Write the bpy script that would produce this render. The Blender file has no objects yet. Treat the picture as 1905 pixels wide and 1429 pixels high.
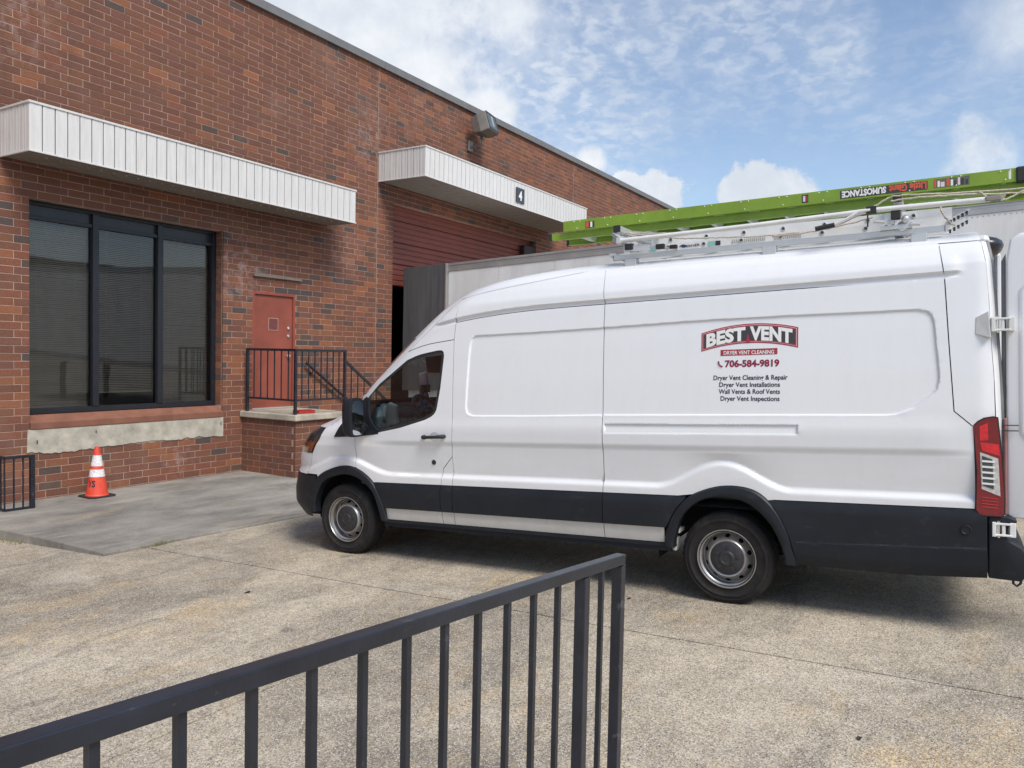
import bpy, bmesh, math, random
import numpy as np
from mathutils import Vector, Matrix, Euler
from mathutils.geometry import delaunay_2d_cdt

random.seed(7)
rng = np.random.default_rng(7)
S = bpy.context.scene
C = S.collection
PI = math.pi

# ------------------------------------------------------------------ camera, sky, sun, exposure
cam_d = bpy.data.cameras.new('camera')
cam = bpy.data.objects.new('camera', cam_d)
C.objects.link(cam)
CR = Vector((0.5202637973482424, -0.8537636769890024, 0.02032646115302768))
CU = Vector((0.021055682577234336, 0.03661766140842124, 0.9991075042777855))
CF = Vector((0.8537460040316405, 0.5193714766207292, -0.037027420553010275))
cam.matrix_world = Matrix(((CR.x, CU.x, -CF.x, 0), (CR.y, CU.y, -CF.y, 0), (CR.z, CU.z, -CF.z, 0), (0, 0, 0, 1)))
cam_d.sensor_fit = 'HORIZONTAL'
cam_d.sensor_width = 36.0
cam_d.lens = 36.0 * 1444.7 / 1905.0
cam_d.clip_start = 0.05
cam_d.clip_end = 3000
S.camera = cam

SUN_DIR = Vector((-0.28, -0.58, 0.80)).normalized()      # towards the sun
SUN_EL = math.asin(SUN_DIR.z)
SUN_AZ = math.atan2(SUN_DIR.x, SUN_DIR.y)

world = bpy.data.worlds.new('World')
S.world = world
world.use_nodes = True
S.view_settings.view_transform = 'Standard'
S.view_settings.look = 'None'
S.view_settings.gamma = 1.0
S.view_settings.use_curve_mapping = False
S.view_settings.exposure = 0.28


def world_nodes():
    nt = world.node_tree
    nt.nodes.clear()
    N = nt.nodes.new
    L = nt.links.new
    out = N('ShaderNodeOutputWorld')
    bg = N('ShaderNodeBackground')
    L(bg.outputs[0], out.inputs[0])
    sky = N('ShaderNodeTexSky')
    sky.sky_type = 'NISHITA'
    sky.sun_disc = False
    sky.sun_elevation = SUN_EL
    sky.sun_rotation = SUN_AZ
    sky.air_density = 1.0
    sky.dust_density = 0.8
    sky.ozone_density = 1.6
    bg.inputs['Strength'].default_value = 0.115
    tc = N('ShaderNodeTexCoord')
    d = tc.outputs['Generated']

    def math_(op, a, b=None, clamp=False):
        m = N('ShaderNodeMath'); m.operation = op; m.use_clamp = clamp
        for i, v in enumerate((a, b)):
            if v is None: continue
            if isinstance(v, (int, float)): m.inputs[i].default_value = v
            else: L(v, m.inputs[i])
        return m.outputs[0]

    def ramp(v, lo, hi):
        m = N('ShaderNodeMapRange'); m.interpolation_type = 'SMOOTHSTEP'
        m.inputs['From Min'].default_value = lo; m.inputs['From Max'].default_value = hi
        L(v, m.inputs['Value'])
        return m.outputs[0]

    def noise(vec, sc, det, rough=0.5, dist=0.0):
        n = N('ShaderNodeTexNoise')
        n.inputs['Scale'].default_value = sc; n.inputs['Detail'].default_value = det
        n.inputs['Roughness'].default_value = rough; n.inputs['Distortion'].default_value = dist
        L(vec, n.inputs['Vector'])
        return n.outputs['Fac']
    sep = N('ShaderNodeSeparateXYZ'); L(d, sep.inputs[0])
    zz = math_('MAXIMUM', sep.outputs['Z'], 0.0)
    zs = math_('ADD', zz, 0.18)
    cmb = N('ShaderNodeCombineXYZ')
    L(math_('DIVIDE', sep.outputs['X'], zs), cmb.inputs[0])
    L(math_('DIVIDE', sep.outputs['Y'], zs), cmb.inputs[1])
    pl = cmb.outputs[0]
    # high thin cloud: broad sheets broken into small ripples
    broad = ramp(noise(pl, 0.8, 4, 0.55, 0.4), 0.42, 0.74)
    rip = math_('ADD', math_('MULTIPLY', ramp(noise(pl, 20.0, 3, 0.55, 0.3), 0.40, 0.66), 0.6), math_('MULTIPLY', ramp(noise(pl, 6.0, 6, 0.62, 0.5), 0.38, 0.70), 0.4))
    streak = ramp(noise(pl, 1.5, 8, 0.66, 0.5), 0.46, 0.78)
    high = math_('MULTIPLY', broad, math_('ADD', math_('MULTIPLY', rip, 0.62), 0.10))
    high = math_('MULTIPLY', math_('MAXIMUM', high, math_('MULTIPLY', streak, 0.34)), 0.55)

    # separate heaped clouds, each at its own bearing
    edge = math_('ADD', math_('MULTIPLY', noise(d, 6.0, 4, 0.55), 0.62), math_('MULTIPLY', noise(d, 22.0, 9, 0.66), 0.38))
    edge2 = noise(d, 8.0, 8, 0.62)

    def heap(c, lo, hi, amt):
        v = N('ShaderNodeVectorMath'); v.operation = 'DISTANCE'
        L(d, v.inputs[0]); v.inputs[1].default_value = Vector(c).normalized()
        w_ = math_('ADD', v.outputs['Value'], math_('MULTIPLY', math_('SUBTRACT', edge, 0.5), amt))
        return math_('SUBTRACT', 1.0, ramp(w_, lo, hi))

    def bearing(px, py):
        v = CF + CR * ((px - 952.5) / 1444.7) - CU * ((py - 714.5) / 1444.7)
        return v.normalized()
    heaps = None
    for px, py, lo, hi, amt in ((1170, 378, 0.030, 0.040, 0.20), (1235, 352, 0.024, 0.034, 0.19), (1395, 372, 0.028, 0.038, 0.20), (1440, 396, 0.034, 0.046, 0.20),
                                (1485, 410, 0.025, 0.040, 0.10), (600, 40, 0.14, 0.27, 0.46),
                                (890, 225, 0.025, 0.06, 0.12), (960, 20, 0.0, 0.12, 0.30), (1830, 268, -0.02, 0.040, 0.26), (1100, 297, 0.008, 0.026, 0.07),
                                (1900, 60, -0.04, 0.10, 0.24)):
        h_ = heap(bearing(px, py), lo, hi, amt)
        heaps = h_ if heaps is None else math_('MAXIMUM', heaps, h_)
    # a sheet of rippled high cloud
    sheet = None
    for px, py, lo, hi, amt in ((1060, 90, 0.06, 0.26, 0.30), (1330, 0, 0.0, 0.20, 0.34), (1540, 130, 0.0, 0.08, 0.14), (1180, 205, 0.0, 0.14, 0.22), (800, 170, 0.04, 0.22, 0.24)):
        h_ = heap(bearing(px, py), lo, hi, amt)
        sheet = h_ if sheet is None else math_('MAXIMUM', sheet, h_)
    high = math_('MAXIMUM', high, math_('MULTIPLY', sheet, math_('ADD', math_('MULTIPLY', rip, 0.60), 0.16)))
    # the same kind of heaps all round the rest of the sky
    low = ramp(math_('ADD', noise(d, 2.1, 8, 0.58), math_('MULTIPLY', math_('SUBTRACT', 0.30, zz), 0.10)), 0.55, 0.64)
    v = N('ShaderNodeVectorMath'); v.operation = 'DOT_PRODUCT'
    L(d, v.inputs[0]); v.inputs[1].default_value = bearing(1500, 300)
    away = math_('SUBTRACT', 1.0, ramp(v.outputs['Value'], 0.74, 0.90))
    low = math_('MULTIPLY', low, away)
    cover = math_('MAXIMUM', math_('MAXIMUM', high, heaps), low, True)
    # cloud colour: white tops, faint grey in the thick of it
    cr = N('ShaderNodeMix'); cr.data_type = 'RGBA'
    L(ramp(edge2, 0.35, 0.70), cr.inputs['Factor'])
    cr.inputs['A'].default_value = (4.9, 5.35, 6.0, 1); cr.inputs['B'].default_value = (6.7, 6.9, 7.2, 1)
    mx = N('ShaderNodeMix'); mx.data_type = 'RGBA'
    L(cover, mx.inputs['Factor'])
    tint = N('ShaderNodeMix'); tint.data_type = 'RGBA'; tint.blend_type = 'MULTIPLY'
    tint.inputs['Factor'].default_value = 1.0
    L(sky.outputs[0], tint.inputs['A']); tint.inputs['B'].default_value = (1.30, 1.24, 1.20, 1)
    L(tint.outputs['Result'], mx.inputs['A']); L(cr.outputs['Result'], mx.inputs['B'])
    L(mx.outputs['Result'], bg.inputs['Color'])


world_nodes()

sun_d = bpy.data.lights.new('sun', 'SUN')
sun_d.energy = 2.9
sun_d.angle = math.radians(24)
sun_d.color = (1.0, 0.95, 0.87)
sun = bpy.data.objects.new('sun', sun_d)
sun.rotation_euler = SUN_DIR.to_track_quat('Z', 'Y').to_euler()
sun.location = (0, -20, 30)
C.objects.link(sun)

# ------------------------------------------------------------------ helpers
ORG = {}


def link(o):
    C.objects.link(o)
    return o


def thing(name, label, cat, loc=(0, 0, 0), group=None, M=None):
    """Empty at a thing's base. M: optional 4x4 frame (the van's) in which loc and all its parts are given."""
    o = bpy.data.objects.new(name, None)
    o.empty_display_size = 0.1
    link(o)
    o.matrix_world = (M @ Matrix.Translation(loc)) if M is not None else Matrix.Translation(loc)
    o['label'] = label
    o['category'] = cat
    if group: o['group'] = group
    ORG[o.name] = Vector(loc)
    return o


def tag(o, label=None, cat=None, group=None, kind=None):
    for k, v in (('label', label), ('category', cat), ('group', group), ('kind', kind)):
        if v: o[k] = v
    return o


class MB:
    def __init__(self):
        self.v = []; self.f = []; self.m = []; self.cm = 0; self.col = []

    def add(self, vs, fs):
        b = len(self.v)
        self.v += [tuple(v) for v in vs]
        self.f += [tuple(b + i for i in f) for f in fs]
        self.m += [self.cm] * len(fs)
        return self

    def box(self, a, b):
        x0, y0, z0 = a; x1, y1, z1 = b
        x0, x1 = min(x0, x1), max(x0, x1); y0, y1 = min(y0, y1), max(y0, y1); z0, z1 = min(z0, z1), max(z0, z1)
        return self.add([(x0, y0, z0), (x1, y0, z0), (x1, y1, z0), (x0, y1, z0), (x0, y0, z1), (x1, y0, z1), (x1, y1, z1), (x0, y1, z1)],
                        [(0, 3, 2, 1), (4, 5, 6, 7), (0, 1, 5, 4), (1, 2, 6, 5), (2, 3, 7, 6), (3, 0, 4, 7)])

    def bar(self, p, q, wd, ht, up=(0, 0, 1)):
        """rectangular bar from p to q; wd sideways, ht along up"""
        p = Vector(p); q = Vector(q); d = (q - p).normalized(); up = Vector(up)
        s = d.cross(up)
        if s.length < 1e-5: s = d.cross(Vector((0, 1, 0)))
        s.normalize(); u = s.cross(d).normalized()
        vs = []
        for c in (p, q):
            for a, b in ((-1, -1), (1, -1), (1, 1), (-1, 1)):
                vs.append(c + s * (a * wd / 2) + u * (b * ht / 2))
        return self.add(vs, [(0, 1, 2, 3), (7, 6, 5, 4), (0, 4, 5, 1), (1, 5, 6, 2), (2, 6, 7, 3), (3, 7, 4, 0)])

    def tube(self, path, r, n=10, cap=True):
        path = [Vector(p) for p in path]
        rs = r if isinstance(r, (list, tuple)) else [r] * len(path)
        rings = []
        prev = None
        for i, p in enumerate(path):
            d = (path[min(i + 1, len(path) - 1)] - path[max(i - 1, 0)]).normalized()
            if prev is None:
                a = Vector((0, 0, 1)) if abs(d.z) < .9 else Vector((1, 0, 0))
                s = d.cross(a).normalized()
            else:
                s = (prev - d * prev.dot(d)).normalized()
            prev = s
            u = d.cross(s)
            rings.append([p + (s * math.cos(2 * PI * k / n) + u * math.sin(2 * PI * k / n)) * rs[i] for k in range(n)])
        vs = [v for g in rings for v in g]
        fs = []
        for i in range(len(rings) - 1):
            for k in range(n):
                a = i * n + k; b = i * n + (k + 1) % n
                fs.append((a, b, b + n, a + n))
        if cap:
            fs.append(tuple(range(n))[::-1]); fs.append(tuple((len(rings) - 1) * n + k for k in range(n)))
        return self.add(vs, fs)

    def lathe(self, prof, centre, axis=(0, 0, 1), n=32):
        """prof: list of (distance along axis, radius)"""
        c = Vector(centre); ax = Vector(axis).normalized()
        a = Vector((0, 0, 1)) if abs(ax.z) < .9 else Vector((1, 0, 0))
        s = ax.cross(a).normalized(); u = ax.cross(s)
        vs = []
        for h, r in prof:
            for k in range(n):
                t = 2 * PI * k / n
                vs.append(c + ax * h + (s * math.cos(t) + u * math.sin(t)) * r)
        fs = []
        for i in range(len(prof) - 1):
            for k in range(n):
                p = i * n + k; q = i * n + (k + 1) % n
                fs.append((p, q, q + n, p + n))
        return self.add(vs, fs)

    def prism(self, poly, fn0, fn1):
        """polygon (2-D) between two maps giving 3-D points"""
        n = len(poly)
        vs = [fn0(*p) for p in poly] + [fn1(*p) for p in poly]
        fs = [tuple(range(n)), tuple(range(2 * n - 1, n - 1, -1))]
        for i in range(n):
            j = (i + 1) % n
            fs.append((i, n + i, n + j, j))
        return self.add(vs, fs)

    def sphere(self, c, rx, ry, rz, n=16, m=10):
        prof = []
        vs = []; fs = []
        c = Vector(c)
        for i in range(m + 1):
            t = PI * i / m
            for k in range(n):
                p = 2 * PI * k / n
                vs.append(c + Vector((rx * math.sin(t) * math.cos(p), ry * math.sin(t) * math.sin(p), rz * math.cos(t))))
        for i in range(m):
            for k in range(n):
                a = i * n + k; b = i * n + (k + 1) % n
                fs.append((a, a + n, b + n, b))
        return self.add(vs, fs)

    def build(self, name, mats, parent=None, bevel=0.0, smooth=None, seg=2, fix=True):
        off = ORG.get(parent.name, Vector((0, 0, 0))) if parent is not None else Vector((0, 0, 0))
        me = bpy.data.meshes.new(name)
        me.from_pydata([(v[0] - off.x, v[1] - off.y, v[2] - off.z) for v in self.v], [], self.f)
        if not isinstance(mats, (list, tuple)): mats = [mats]
        for m in mats: me.materials.append(m)
        if any(self.m): me.polygons.foreach_set('material_index', self.m)
        if bevel or fix:
            bm = bmesh.new(); bm.from_mesh(me)
            if fix: bmesh.ops.recalc_face_normals(bm, faces=bm.faces)
            if bevel:
                es = [e for e in bm.edges if len(e.link_faces) == 2 and e.calc_face_angle(0) > 0.5]
                bmesh.ops.bevel(bm, geom=es, offset=bevel, segments=seg, profile=0.5, affect='EDGES', clamp_overlap=True)
            bm.to_mesh(me); bm.free()
        if smooth:
            me.shade_smooth()
            me.set_sharp_from_angle(angle=math.radians(smooth))
        o = bpy.data.objects.new(name, me)
        link(o)
        if parent is not None:
            o.parent = parent
            ORG[o.name] = off
        return o


def copy_part(src, parent, loc=None, scale=None):
    o = src.copy()
    link(o)
    o.parent = parent
    ORG[o.name] = ORG.get(parent.name, Vector((0, 0, 0)))
    if loc is not None: o.location = loc
    if scale is not None: o.scale = scale
    return o


# ------------------------------------------------------------------ materials
def nmat(name):
    m = bpy.data.materials.new(name)
    m.use_nodes = True
    nt = m.node_tree
    b = nt.nodes['Principled BSDF']
    return m, nt, b


def tex_noise(nt, vec, scale, detail=4, rough=0.5, dist=0.0):
    n = nt.nodes.new('ShaderNodeTexNoise')
    n.inputs['Scale'].default_value = scale
    n.inputs['Detail'].default_value = detail
    n.inputs['Roughness'].default_value = rough
    n.inputs['Distortion'].default_value = dist
    if vec is not None: nt.links.new(vec, n.inputs['Vector'])
    return n.outputs['Fac']


def mapr(nt, v, a, b, c=0.0, d=1.0):
    n = nt.nodes.new('ShaderNodeMapRange')
    n.inputs['From Min'].default_value = a; n.inputs['From Max'].default_value = b
    n.inputs['To Min'].default_value = c; n.inputs['To Max'].default_value = d
    nt.links.new(v, n.inputs['Value'])
    return n.outputs[0]


def mixc(nt, fac, a, b, mode='MIX'):
    n = nt.nodes.new('ShaderNodeMix'); n.data_type = 'RGBA'; n.blend_type = mode
    for k, v in (('Factor', fac), ('A', a), ('B', b)):
        if isinstance(v, (int, float)): n.inputs[k].default_value = v
        elif isinstance(v, tuple): n.inputs[k].default_value = (*v[:3], 1)
        else: nt.links.new(v, n.inputs[k])
    return n.outputs['Result']


def wpos(nt, scale=None):
    g = nt.nodes.new('ShaderNodeNewGeometry')
    if scale is None: return g.outputs['Position']
    m = nt.nodes.new('ShaderNodeMapping')
    m.inputs['Scale'].default_value = scale
    nt.links.new(g.outputs['Position'], m.inputs['Vector'])
    return m.outputs[0]


def bump(nt, b, h, strength, dist=0.01):
    n = nt.nodes.new('ShaderNodeBump')
    n.inputs['Strength'].default_value = strength
    n.inputs['Distance'].default_value = dist
    nt.links.new(h, n.inputs['Height'])
    nt.links.new(n.outputs[0], b.inputs['Normal'])


def simple(name, col, rough=0.5, metal=0.0, vary=0.12, vscale=6.0, coat=0.0, bmp=0.0, bscale=60.0, spec=0.5, stretch=None):
    m, nt, b = nmat(name)
    p = wpos(nt, stretch)
    if vary:
        f = tex_noise(nt, p, vscale, 6, 0.6)
        c = mixc(nt, mapr(nt, f, 0.3, 0.7), tuple(x * (1 - vary) for x in col), tuple(min(1, x * (1 + vary)) for x in col))
        nt.links.new(c, b.inputs['Base Color'])
        nt.links.new(mapr(nt, f, 0.3, 0.7, rough * 0.9, min(1, rough * 1.12)), b.inputs['Roughness'])
    else:
        b.inputs['Base Color'].default_value = (*col, 1)
        b.inputs['Roughness'].default_value = rough
    b.inputs['Metallic'].default_value = metal
    b.inputs['Specular IOR Level'].default_value = spec
    b.inputs['Coat Weight'].default_value = coat
    b.inputs['Coat Roughness'].default_value = 0.08
    if bmp:
        bump(nt, b, tex_noise(nt, p, bscale, 4, 0.6), bmp, 0.004)
    return m


def mat_brick():
    m, nt, b = nmat('brick_face')
    a = nt.nodes.new('ShaderNodeAttribute'); a.attribute_name = 'tone'
    p = wpos(nt)
    n1 = tex_noise(nt, p, 45, 5, 0.65)
    c = mixc(nt, mapr(nt, n1, 0.3, 0.7), (0.72, 0.72, 0.72), (1.25, 1.22, 1.2))
    col = mixc(nt, 1.0, a.outputs['Color'], c, 'MULTIPLY')
    # pale bloom and old wash stains
    st = tex_noise(nt, p, 0.7, 6, 0.65, 0.5)
    col = mixc(nt, mapr(nt, st, 0.56, 0.80, 0.0, 0.38), col, (0.27, 0.19, 0.16))
    rn = tex_noise(nt, wpos(nt, (2.2, 2.2, 0.25)), 1.4, 5, 0.6)
    col = mixc(nt, mapr(nt, rn, 0.56, 0.82, 0.0, 0.40), col, (0.07, 0.045, 0.04))
    for c0, r0, amt in (((8.75, 10.7, 1.35), 0.75, 0.75), ((12.0, 10.7, 4.3), 0.9, 0.55), ((5.0, 10.7, 4.35), 1.1, 0.45), ((7.6, 10.7, -1.72), 0.35, 0.6), ((7.2, 10.7, 1.75), 0.35, 0.5), ((11.2, 10.7, 1.9), 0.7, 0.35)):
        dv = nt.nodes.new('ShaderNodeVectorMath'); dv.operation = 'DISTANCE'
        nt.links.new(p, dv.inputs[0]); dv.inputs[1].default_value = c0
        f1 = mapr(nt, dv.outputs['Value'], r0 * .3, r0, amt, 0.0)
        f2 = mapr(nt, tex_noise(nt, p, 7.0, 7, 0.68, 0.6), 0.48, 0.66)
        mm = nt.nodes.new('ShaderNodeMath'); mm.operation = 'MULTIPLY'; mm.use_clamp = True
        nt.links.new(f1, mm.inputs[0]); nt.links.new(f2, mm.inputs[1])
        col = mixc(nt, mm.outputs[0], col, (0.36, 0.27, 0.25))
    nt.links.new(col, b.inputs['Base Color'])
    b.inputs['Roughness'].default_value = 0.85
    b.inputs['Specular IOR Level'].default_value = 0.25
    bump(nt, b, tex_noise(nt, p, 160, 4, 0.7), 0.35, 0.004)
    return m


def mat_ground():
    m, nt, b = nmat('aggregate_concrete')
    p = wpos(nt)
    big = tex_noise(nt, p, 0.55, 6, 0.62, 0.3)
    col = mixc(nt, mapr(nt, big, 0.36, 0.64), (0.265, 0.230, 0.180), (0.50, 0.435, 0.335))
    tan = tex_noise(nt, wpos(nt, (1.0, 1.7, 1.0)), 0.85, 5, 0.6, 0.6)
    col = mixc(nt, mapr(nt, tan, 0.55, 0.74, 0.0, 0.80), col, (0.52, 0.385, 0.215))
    grey = tex_noise(nt, wpos(nt, (0.5, 1.6, 1.0)), 1.3, 6, 0.65, 0.8)
    col = mixc(nt, mapr(nt, grey, 0.53, 0.72, 0.0, 0.66), col, (0.150, 0.138, 0.120))
    mid = tex_noise(nt, p, 7.0, 6, 0.68, 0.3)
    col = mixc(nt, 1.0, col, mixc(nt, mapr(nt, mid, 0.30, 0.70), (0.80, 0.79, 0.78), (1.17, 1.17, 1.16)), 'MULTIPLY')
    pale = tex_noise(nt, wpos(nt, (1.3, 0.8, 1.0)), 1.1, 7, 0.68, 0.7)
    col = mixc(nt, mapr(nt, pale, 0.56, 0.70, 0.0, 0.55), col, (0.56, 0.51, 0.42))
    # old oil drips and tyre scuffs
    vd = nt.nodes.new('ShaderNodeTexVoronoi'); vd.inputs['Scale'].default_value = 1.25
    nt.links.new(p, vd.inputs['Vector'])
    dr_n = nt.nodes.new('ShaderNodeMath'); dr_n.operation = 'ADD'
    nt.links.new(vd.outputs['Distance'], dr_n.inputs[0]); nt.links.new(mapr(nt, tex_noise(nt, p, 16, 4, 0.6), 0.3, 0.7, -0.05, 0.05), dr_n.inputs[1])
    col = mixc(nt, mapr(nt, dr_n.outputs[0], 0.03, 0.10, 0.60, 0.0), col, (0.085, 0.075, 0.065))
    # small stones showing through the paste
    v = nt.nodes.new('ShaderNodeTexVoronoi'); v.inputs['Scale'].default_value = 85
    nt.links.new(p, v.inputs['Vector'])
    sp = nt.nodes.new('ShaderNodeSeparateColor'); nt.links.new(v.outputs['Color'], sp.inputs[0])
    stone = mixc(nt, mapr(nt, sp.outputs[0], 0.0, 1.0), (0.52, 0.52, 0.53), (1.62, 1.58, 1.52))
    col = mixc(nt, 0.50, col, stone, 'MULTIPLY')
    v2 = nt.nodes.new('ShaderNodeTexVoronoi'); v2.inputs['Scale'].default_value = 190
    nt.links.new(p, v2.inputs['Vector'])
    sp2 = nt.nodes.new('ShaderNodeSeparateColor'); nt.links.new(v2.outputs['Color'], sp2.inputs[0])
    col = mixc(nt, mapr(nt, sp2.outputs[1], 0.88, 0.93), col, (0.62, 0.60, 0.55))
    col = mixc(nt, mapr(nt, sp2.outputs[2], 0.80, 0.90, 0, 0.8), col, (0.07, 0.065, 0.06))
    nt.links.new(col, b.inputs['Base Color'])
    b.inputs['Roughness'].default_value = 0.9
    b.inputs['Specular IOR Level'].default_value = 0.3
    bump(nt, b, v.outputs['Distance'], 0.5, 0.006)
    return m


def mat_pad():
    m, nt, b = nmat('smooth_concrete')
    p = wpos(nt)
    big = tex_noise(nt, wpos(nt, (0.9, 1.5, 1)), 1.1, 8, 0.70, 0.25)
    col = mixc(nt, mapr(nt, big, 0.36, 0.66), (0.165, 0.155, 0.138), (0.335, 0.315, 0.28))
    st = tex_noise(nt, wpos(nt, (0.55, 2.2, 1)), 1.6, 8, 0.72, 0.25)
    col = mixc(nt, mapr(nt, st, 0.56, 0.72, 0.0, 0.6), col, (0.42, 0.39, 0.34))
    tan = tex_noise(nt, wpos(nt, (0.9, 2.6, 1)), 0.8, 4, 0.6, 0.4)
    col = mixc(nt, mapr(nt, tan, 0.62, 0.74, 0.0, 0.6), col, (0.38, 0.30, 0.20))
    sp = tex_noise(nt, p, 110, 3, 0.7)
    col = mixc(nt, 1.0, col, mixc(nt, mapr(nt, sp, 0.35, 0.65), (0.72, 0.72, 0.72), (1.25, 1.25, 1.25)), 'MULTIPLY')
    nt.links.new(col, b.inputs['Base Color'])
    b.inputs['Roughness'].default_value = 0.88
    bump(nt, b, tex_noise(nt, p, 90, 4, 0.7), 0.3, 0.004)
    return m


def mat_paint(name, col, dirt, dirtcol=(0.42, 0.38, 0.32), rough=0.28, coat=0.6, frame=None):
    """glossy car paint; dirt collects on it in streaks and spots"""
    m, nt, b = nmat(name)
    p = wpos(nt, (3.0, 3.0, 0.5))
    f = tex_noise(nt, p, 3.0, 6, 0.65, 0.4)
    g = tex_noise(nt, wpos(nt), 26, 5, 0.7)
    k = nt.nodes.new('ShaderNodeMath'); k.operation = 'MULTIPLY'
    nt.links.new(mapr(nt, f, 0.42, 0.80), k.inputs[0]); nt.links.new(mapr(nt, g, 0.30, 0.75), k.inputs[1])
    c = mixc(nt, mapr(nt, k.outputs[0], 0.0, 1.0, 0.02, dirt), col, dirtcol)
    nt.links.new(c, b.inputs['Base Color'])
    nt.links.new(mapr(nt, f, 0.3, 0.8, rough, rough + 0.14), b.inputs['Roughness'])
    b.inputs['Coat Weight'].default_value = coat
    b.inputs['Coat Roughness'].default_value = 0.12
    return m


def mat_glass(name, tint, refl=1.0):
    m = bpy.data.materials.new(name); m.use_nodes = True
    nt = m.node_tree; nt.nodes.clear()
    o = nt.nodes.new('ShaderNodeOutputMaterial')
    t = nt.nodes.new('ShaderNodeBsdfTransparent'); t.inputs[0].default_value = (*tint, 1)
    g = nt.nodes.new('ShaderNodeBsdfGlossy'); g.inputs['Roughness'].default_value = 0.02
    g.inputs[0].default_value = (0.95, 0.97, 1, 1)
    fr = nt.nodes.new('ShaderNodeFresnel'); fr.inputs[0].default_value = 1.52
    k = nt.nodes.new('ShaderNodeMath'); k.operation = 'MULTIPLY'; k.use_clamp = True
    nt.links.new(fr.outputs[0], k.inputs[0]); k.inputs[1].default_value = refl
    n = tex_noise(nt, wpos(nt), 1.3, 2)
    bp = nt.nodes.new('ShaderNodeBump'); bp.inputs['Strength'].default_value = 0.03; bp.inputs['Distance'].default_value = 0.05
    nt.links.new(n, bp.inputs['Height']); nt.links.new(bp.outputs[0], g.inputs['Normal'])
    mx = nt.nodes.new('ShaderNodeMixShader')
    nt.links.new(k.outputs[0], mx.inputs[0]); nt.links.new(t.outputs[0], mx.inputs[1]); nt.links.new(g.outputs[0], mx.inputs[2])
    nt.links.new(mx.outputs[0], o.inputs[0])
    return m


M_brick = mat_brick()
M_mortar = simple('mortar', (0.40, 0.285, 0.225), 0.95, vary=0.25, vscale=5, bmp=0.3, bscale=120, spec=0.2)
M_ground = mat_ground()
M_joint = simple('joint_filler', (0.035, 0.03, 0.027), 0.95, vary=0.5, vscale=14)
M_pad = mat_pad()
M_coping = simple('coping_metal', (0.20, 0.195, 0.19), 0.5, 0.3, vary=0.12, vscale=2)
M_canopy = simple('canopy_white_metal', (0.64, 0.63, 0.61), 0.42, vary=0.08, vscale=4, stretch=(6, 6, 0.5))
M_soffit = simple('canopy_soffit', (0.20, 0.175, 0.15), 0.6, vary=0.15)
M_dark = simple('dark_gap', (0.02, 0.02, 0.022), 0.8, vary=0)
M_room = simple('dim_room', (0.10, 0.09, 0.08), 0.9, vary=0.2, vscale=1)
M_frame = simple('navy_window_frame', (0.015, 0.017, 0.023), 0.38, vary=0.1, spec=0.5)
M_spandrel = simple('dark_spandrel', (0.018, 0.020, 0.026), 0.3, vary=0.1)
M_wglass = mat_glass('office_glass', (0.76, 0.75, 0.72), 1.55)
M_blind = simple('blind_slat', (0.56, 0.50, 0.41), 0.6, vary=0.08)
M_sill = simple('painted_sill', (0.215, 0.090, 0.056), 0.68, vary=0.2, vscale=5, bmp=0.15)
M_conc = simple('rough_concrete', (0.43, 0.40, 0.33), 0.92, vary=0.3, vscale=5.5, bmp=0.7, bscale=38)
M_slab = simple('slab_concrete', (0.40, 0.36, 0.29), 0.92, vary=0.32, vscale=4, bmp=0.5, bscale=45)
M_door = simple('red_oxide_door', (0.275, 0.072, 0.046), 0.5, vary=0.16, vscale=2.2, bmp=0.05, bscale=40)
M_doorf = simple('red_oxide_frame', (0.27, 0.068, 0.045), 0.55, vary=0.12)
M_plate = simple('dull_plate', (0.16, 0.05, 0.045), 0.4, vary=0.2, vscale=20)
M_chrome = simple('bright_metal', (0.75, 0.74, 0.72), 0.25, 1.0, vary=0.05)
M_dock = simple('dock_door_red', (0.21, 0.055, 0.038), 0.55, vary=0.16, vscale=1.5)
M_seal = simple('pale_sealant', (0.36, 0.27, 0.22), 0.8, vary=0.2)
M_rail = simple('painted_rail', (0.0155, 0.0185, 0.028), 0.36, vary=0.35, vscale=9, bmp=0.2, bscale=70, spec=0.6)
M_bronze = simple('bronze_housing', (0.26, 0.24, 0.21), 0.55, 0.2, vary=0.15)
M_lens = simple('floodlight_glass', (0.10, 0.115, 0.115), 0.12, vary=0.3, vscale=7)
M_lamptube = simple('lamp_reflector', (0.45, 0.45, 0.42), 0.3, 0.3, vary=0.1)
M_signblack = simple('sign_slate', (0.045, 0.055, 0.07), 0.45, vary=0.05)
M_white = simple('white_print', (0.80, 0.80, 0.78), 0.5, vary=0)
M_trailer = simple('trailer_white', (0.70, 0.70, 0.69), 0.42, vary=0.12, vscale=2.0, stretch=(1, 1, 0.3))
M_trailrail = simple('trailer_aluminium', (0.42, 0.41, 0.40), 0.38, 0.5, vary=0.12, vscale=3)
M_traildoor = simple('trailer_door_grey', (0.085, 0.085, 0.09), 0.6, vary=0.25, vscale=2, stretch=(6, 6, 0.4))
M_green = simple('green_fibreglass', (0.205, 0.325, 0.030), 0.42, vary=0.12, vscale=6)
M_alu = simple('ladder_aluminium', (0.72, 0.72, 0.71), 0.30, 0.75, vary=0.06)
M_aluw = simple('white_powdercoat', (0.72, 0.72, 0.70), 0.35, vary=0.08)
M_rack = simple('rack_aluminium', (0.62, 0.63, 0.63), 0.36, 0.45, vary=0.06)
M_rubber = simple('black_rubber', (0.022, 0.022, 0.024), 0.65, vary=0.2)
M_rope = simple('pale_rope', (0.50, 0.44, 0.35), 0.9, vary=0.3, vscale=60)
M_cone = simple('cone_orange', (0.70, 0.075, 0.040), 0.5, vary=0.12, vscale=14)
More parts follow.
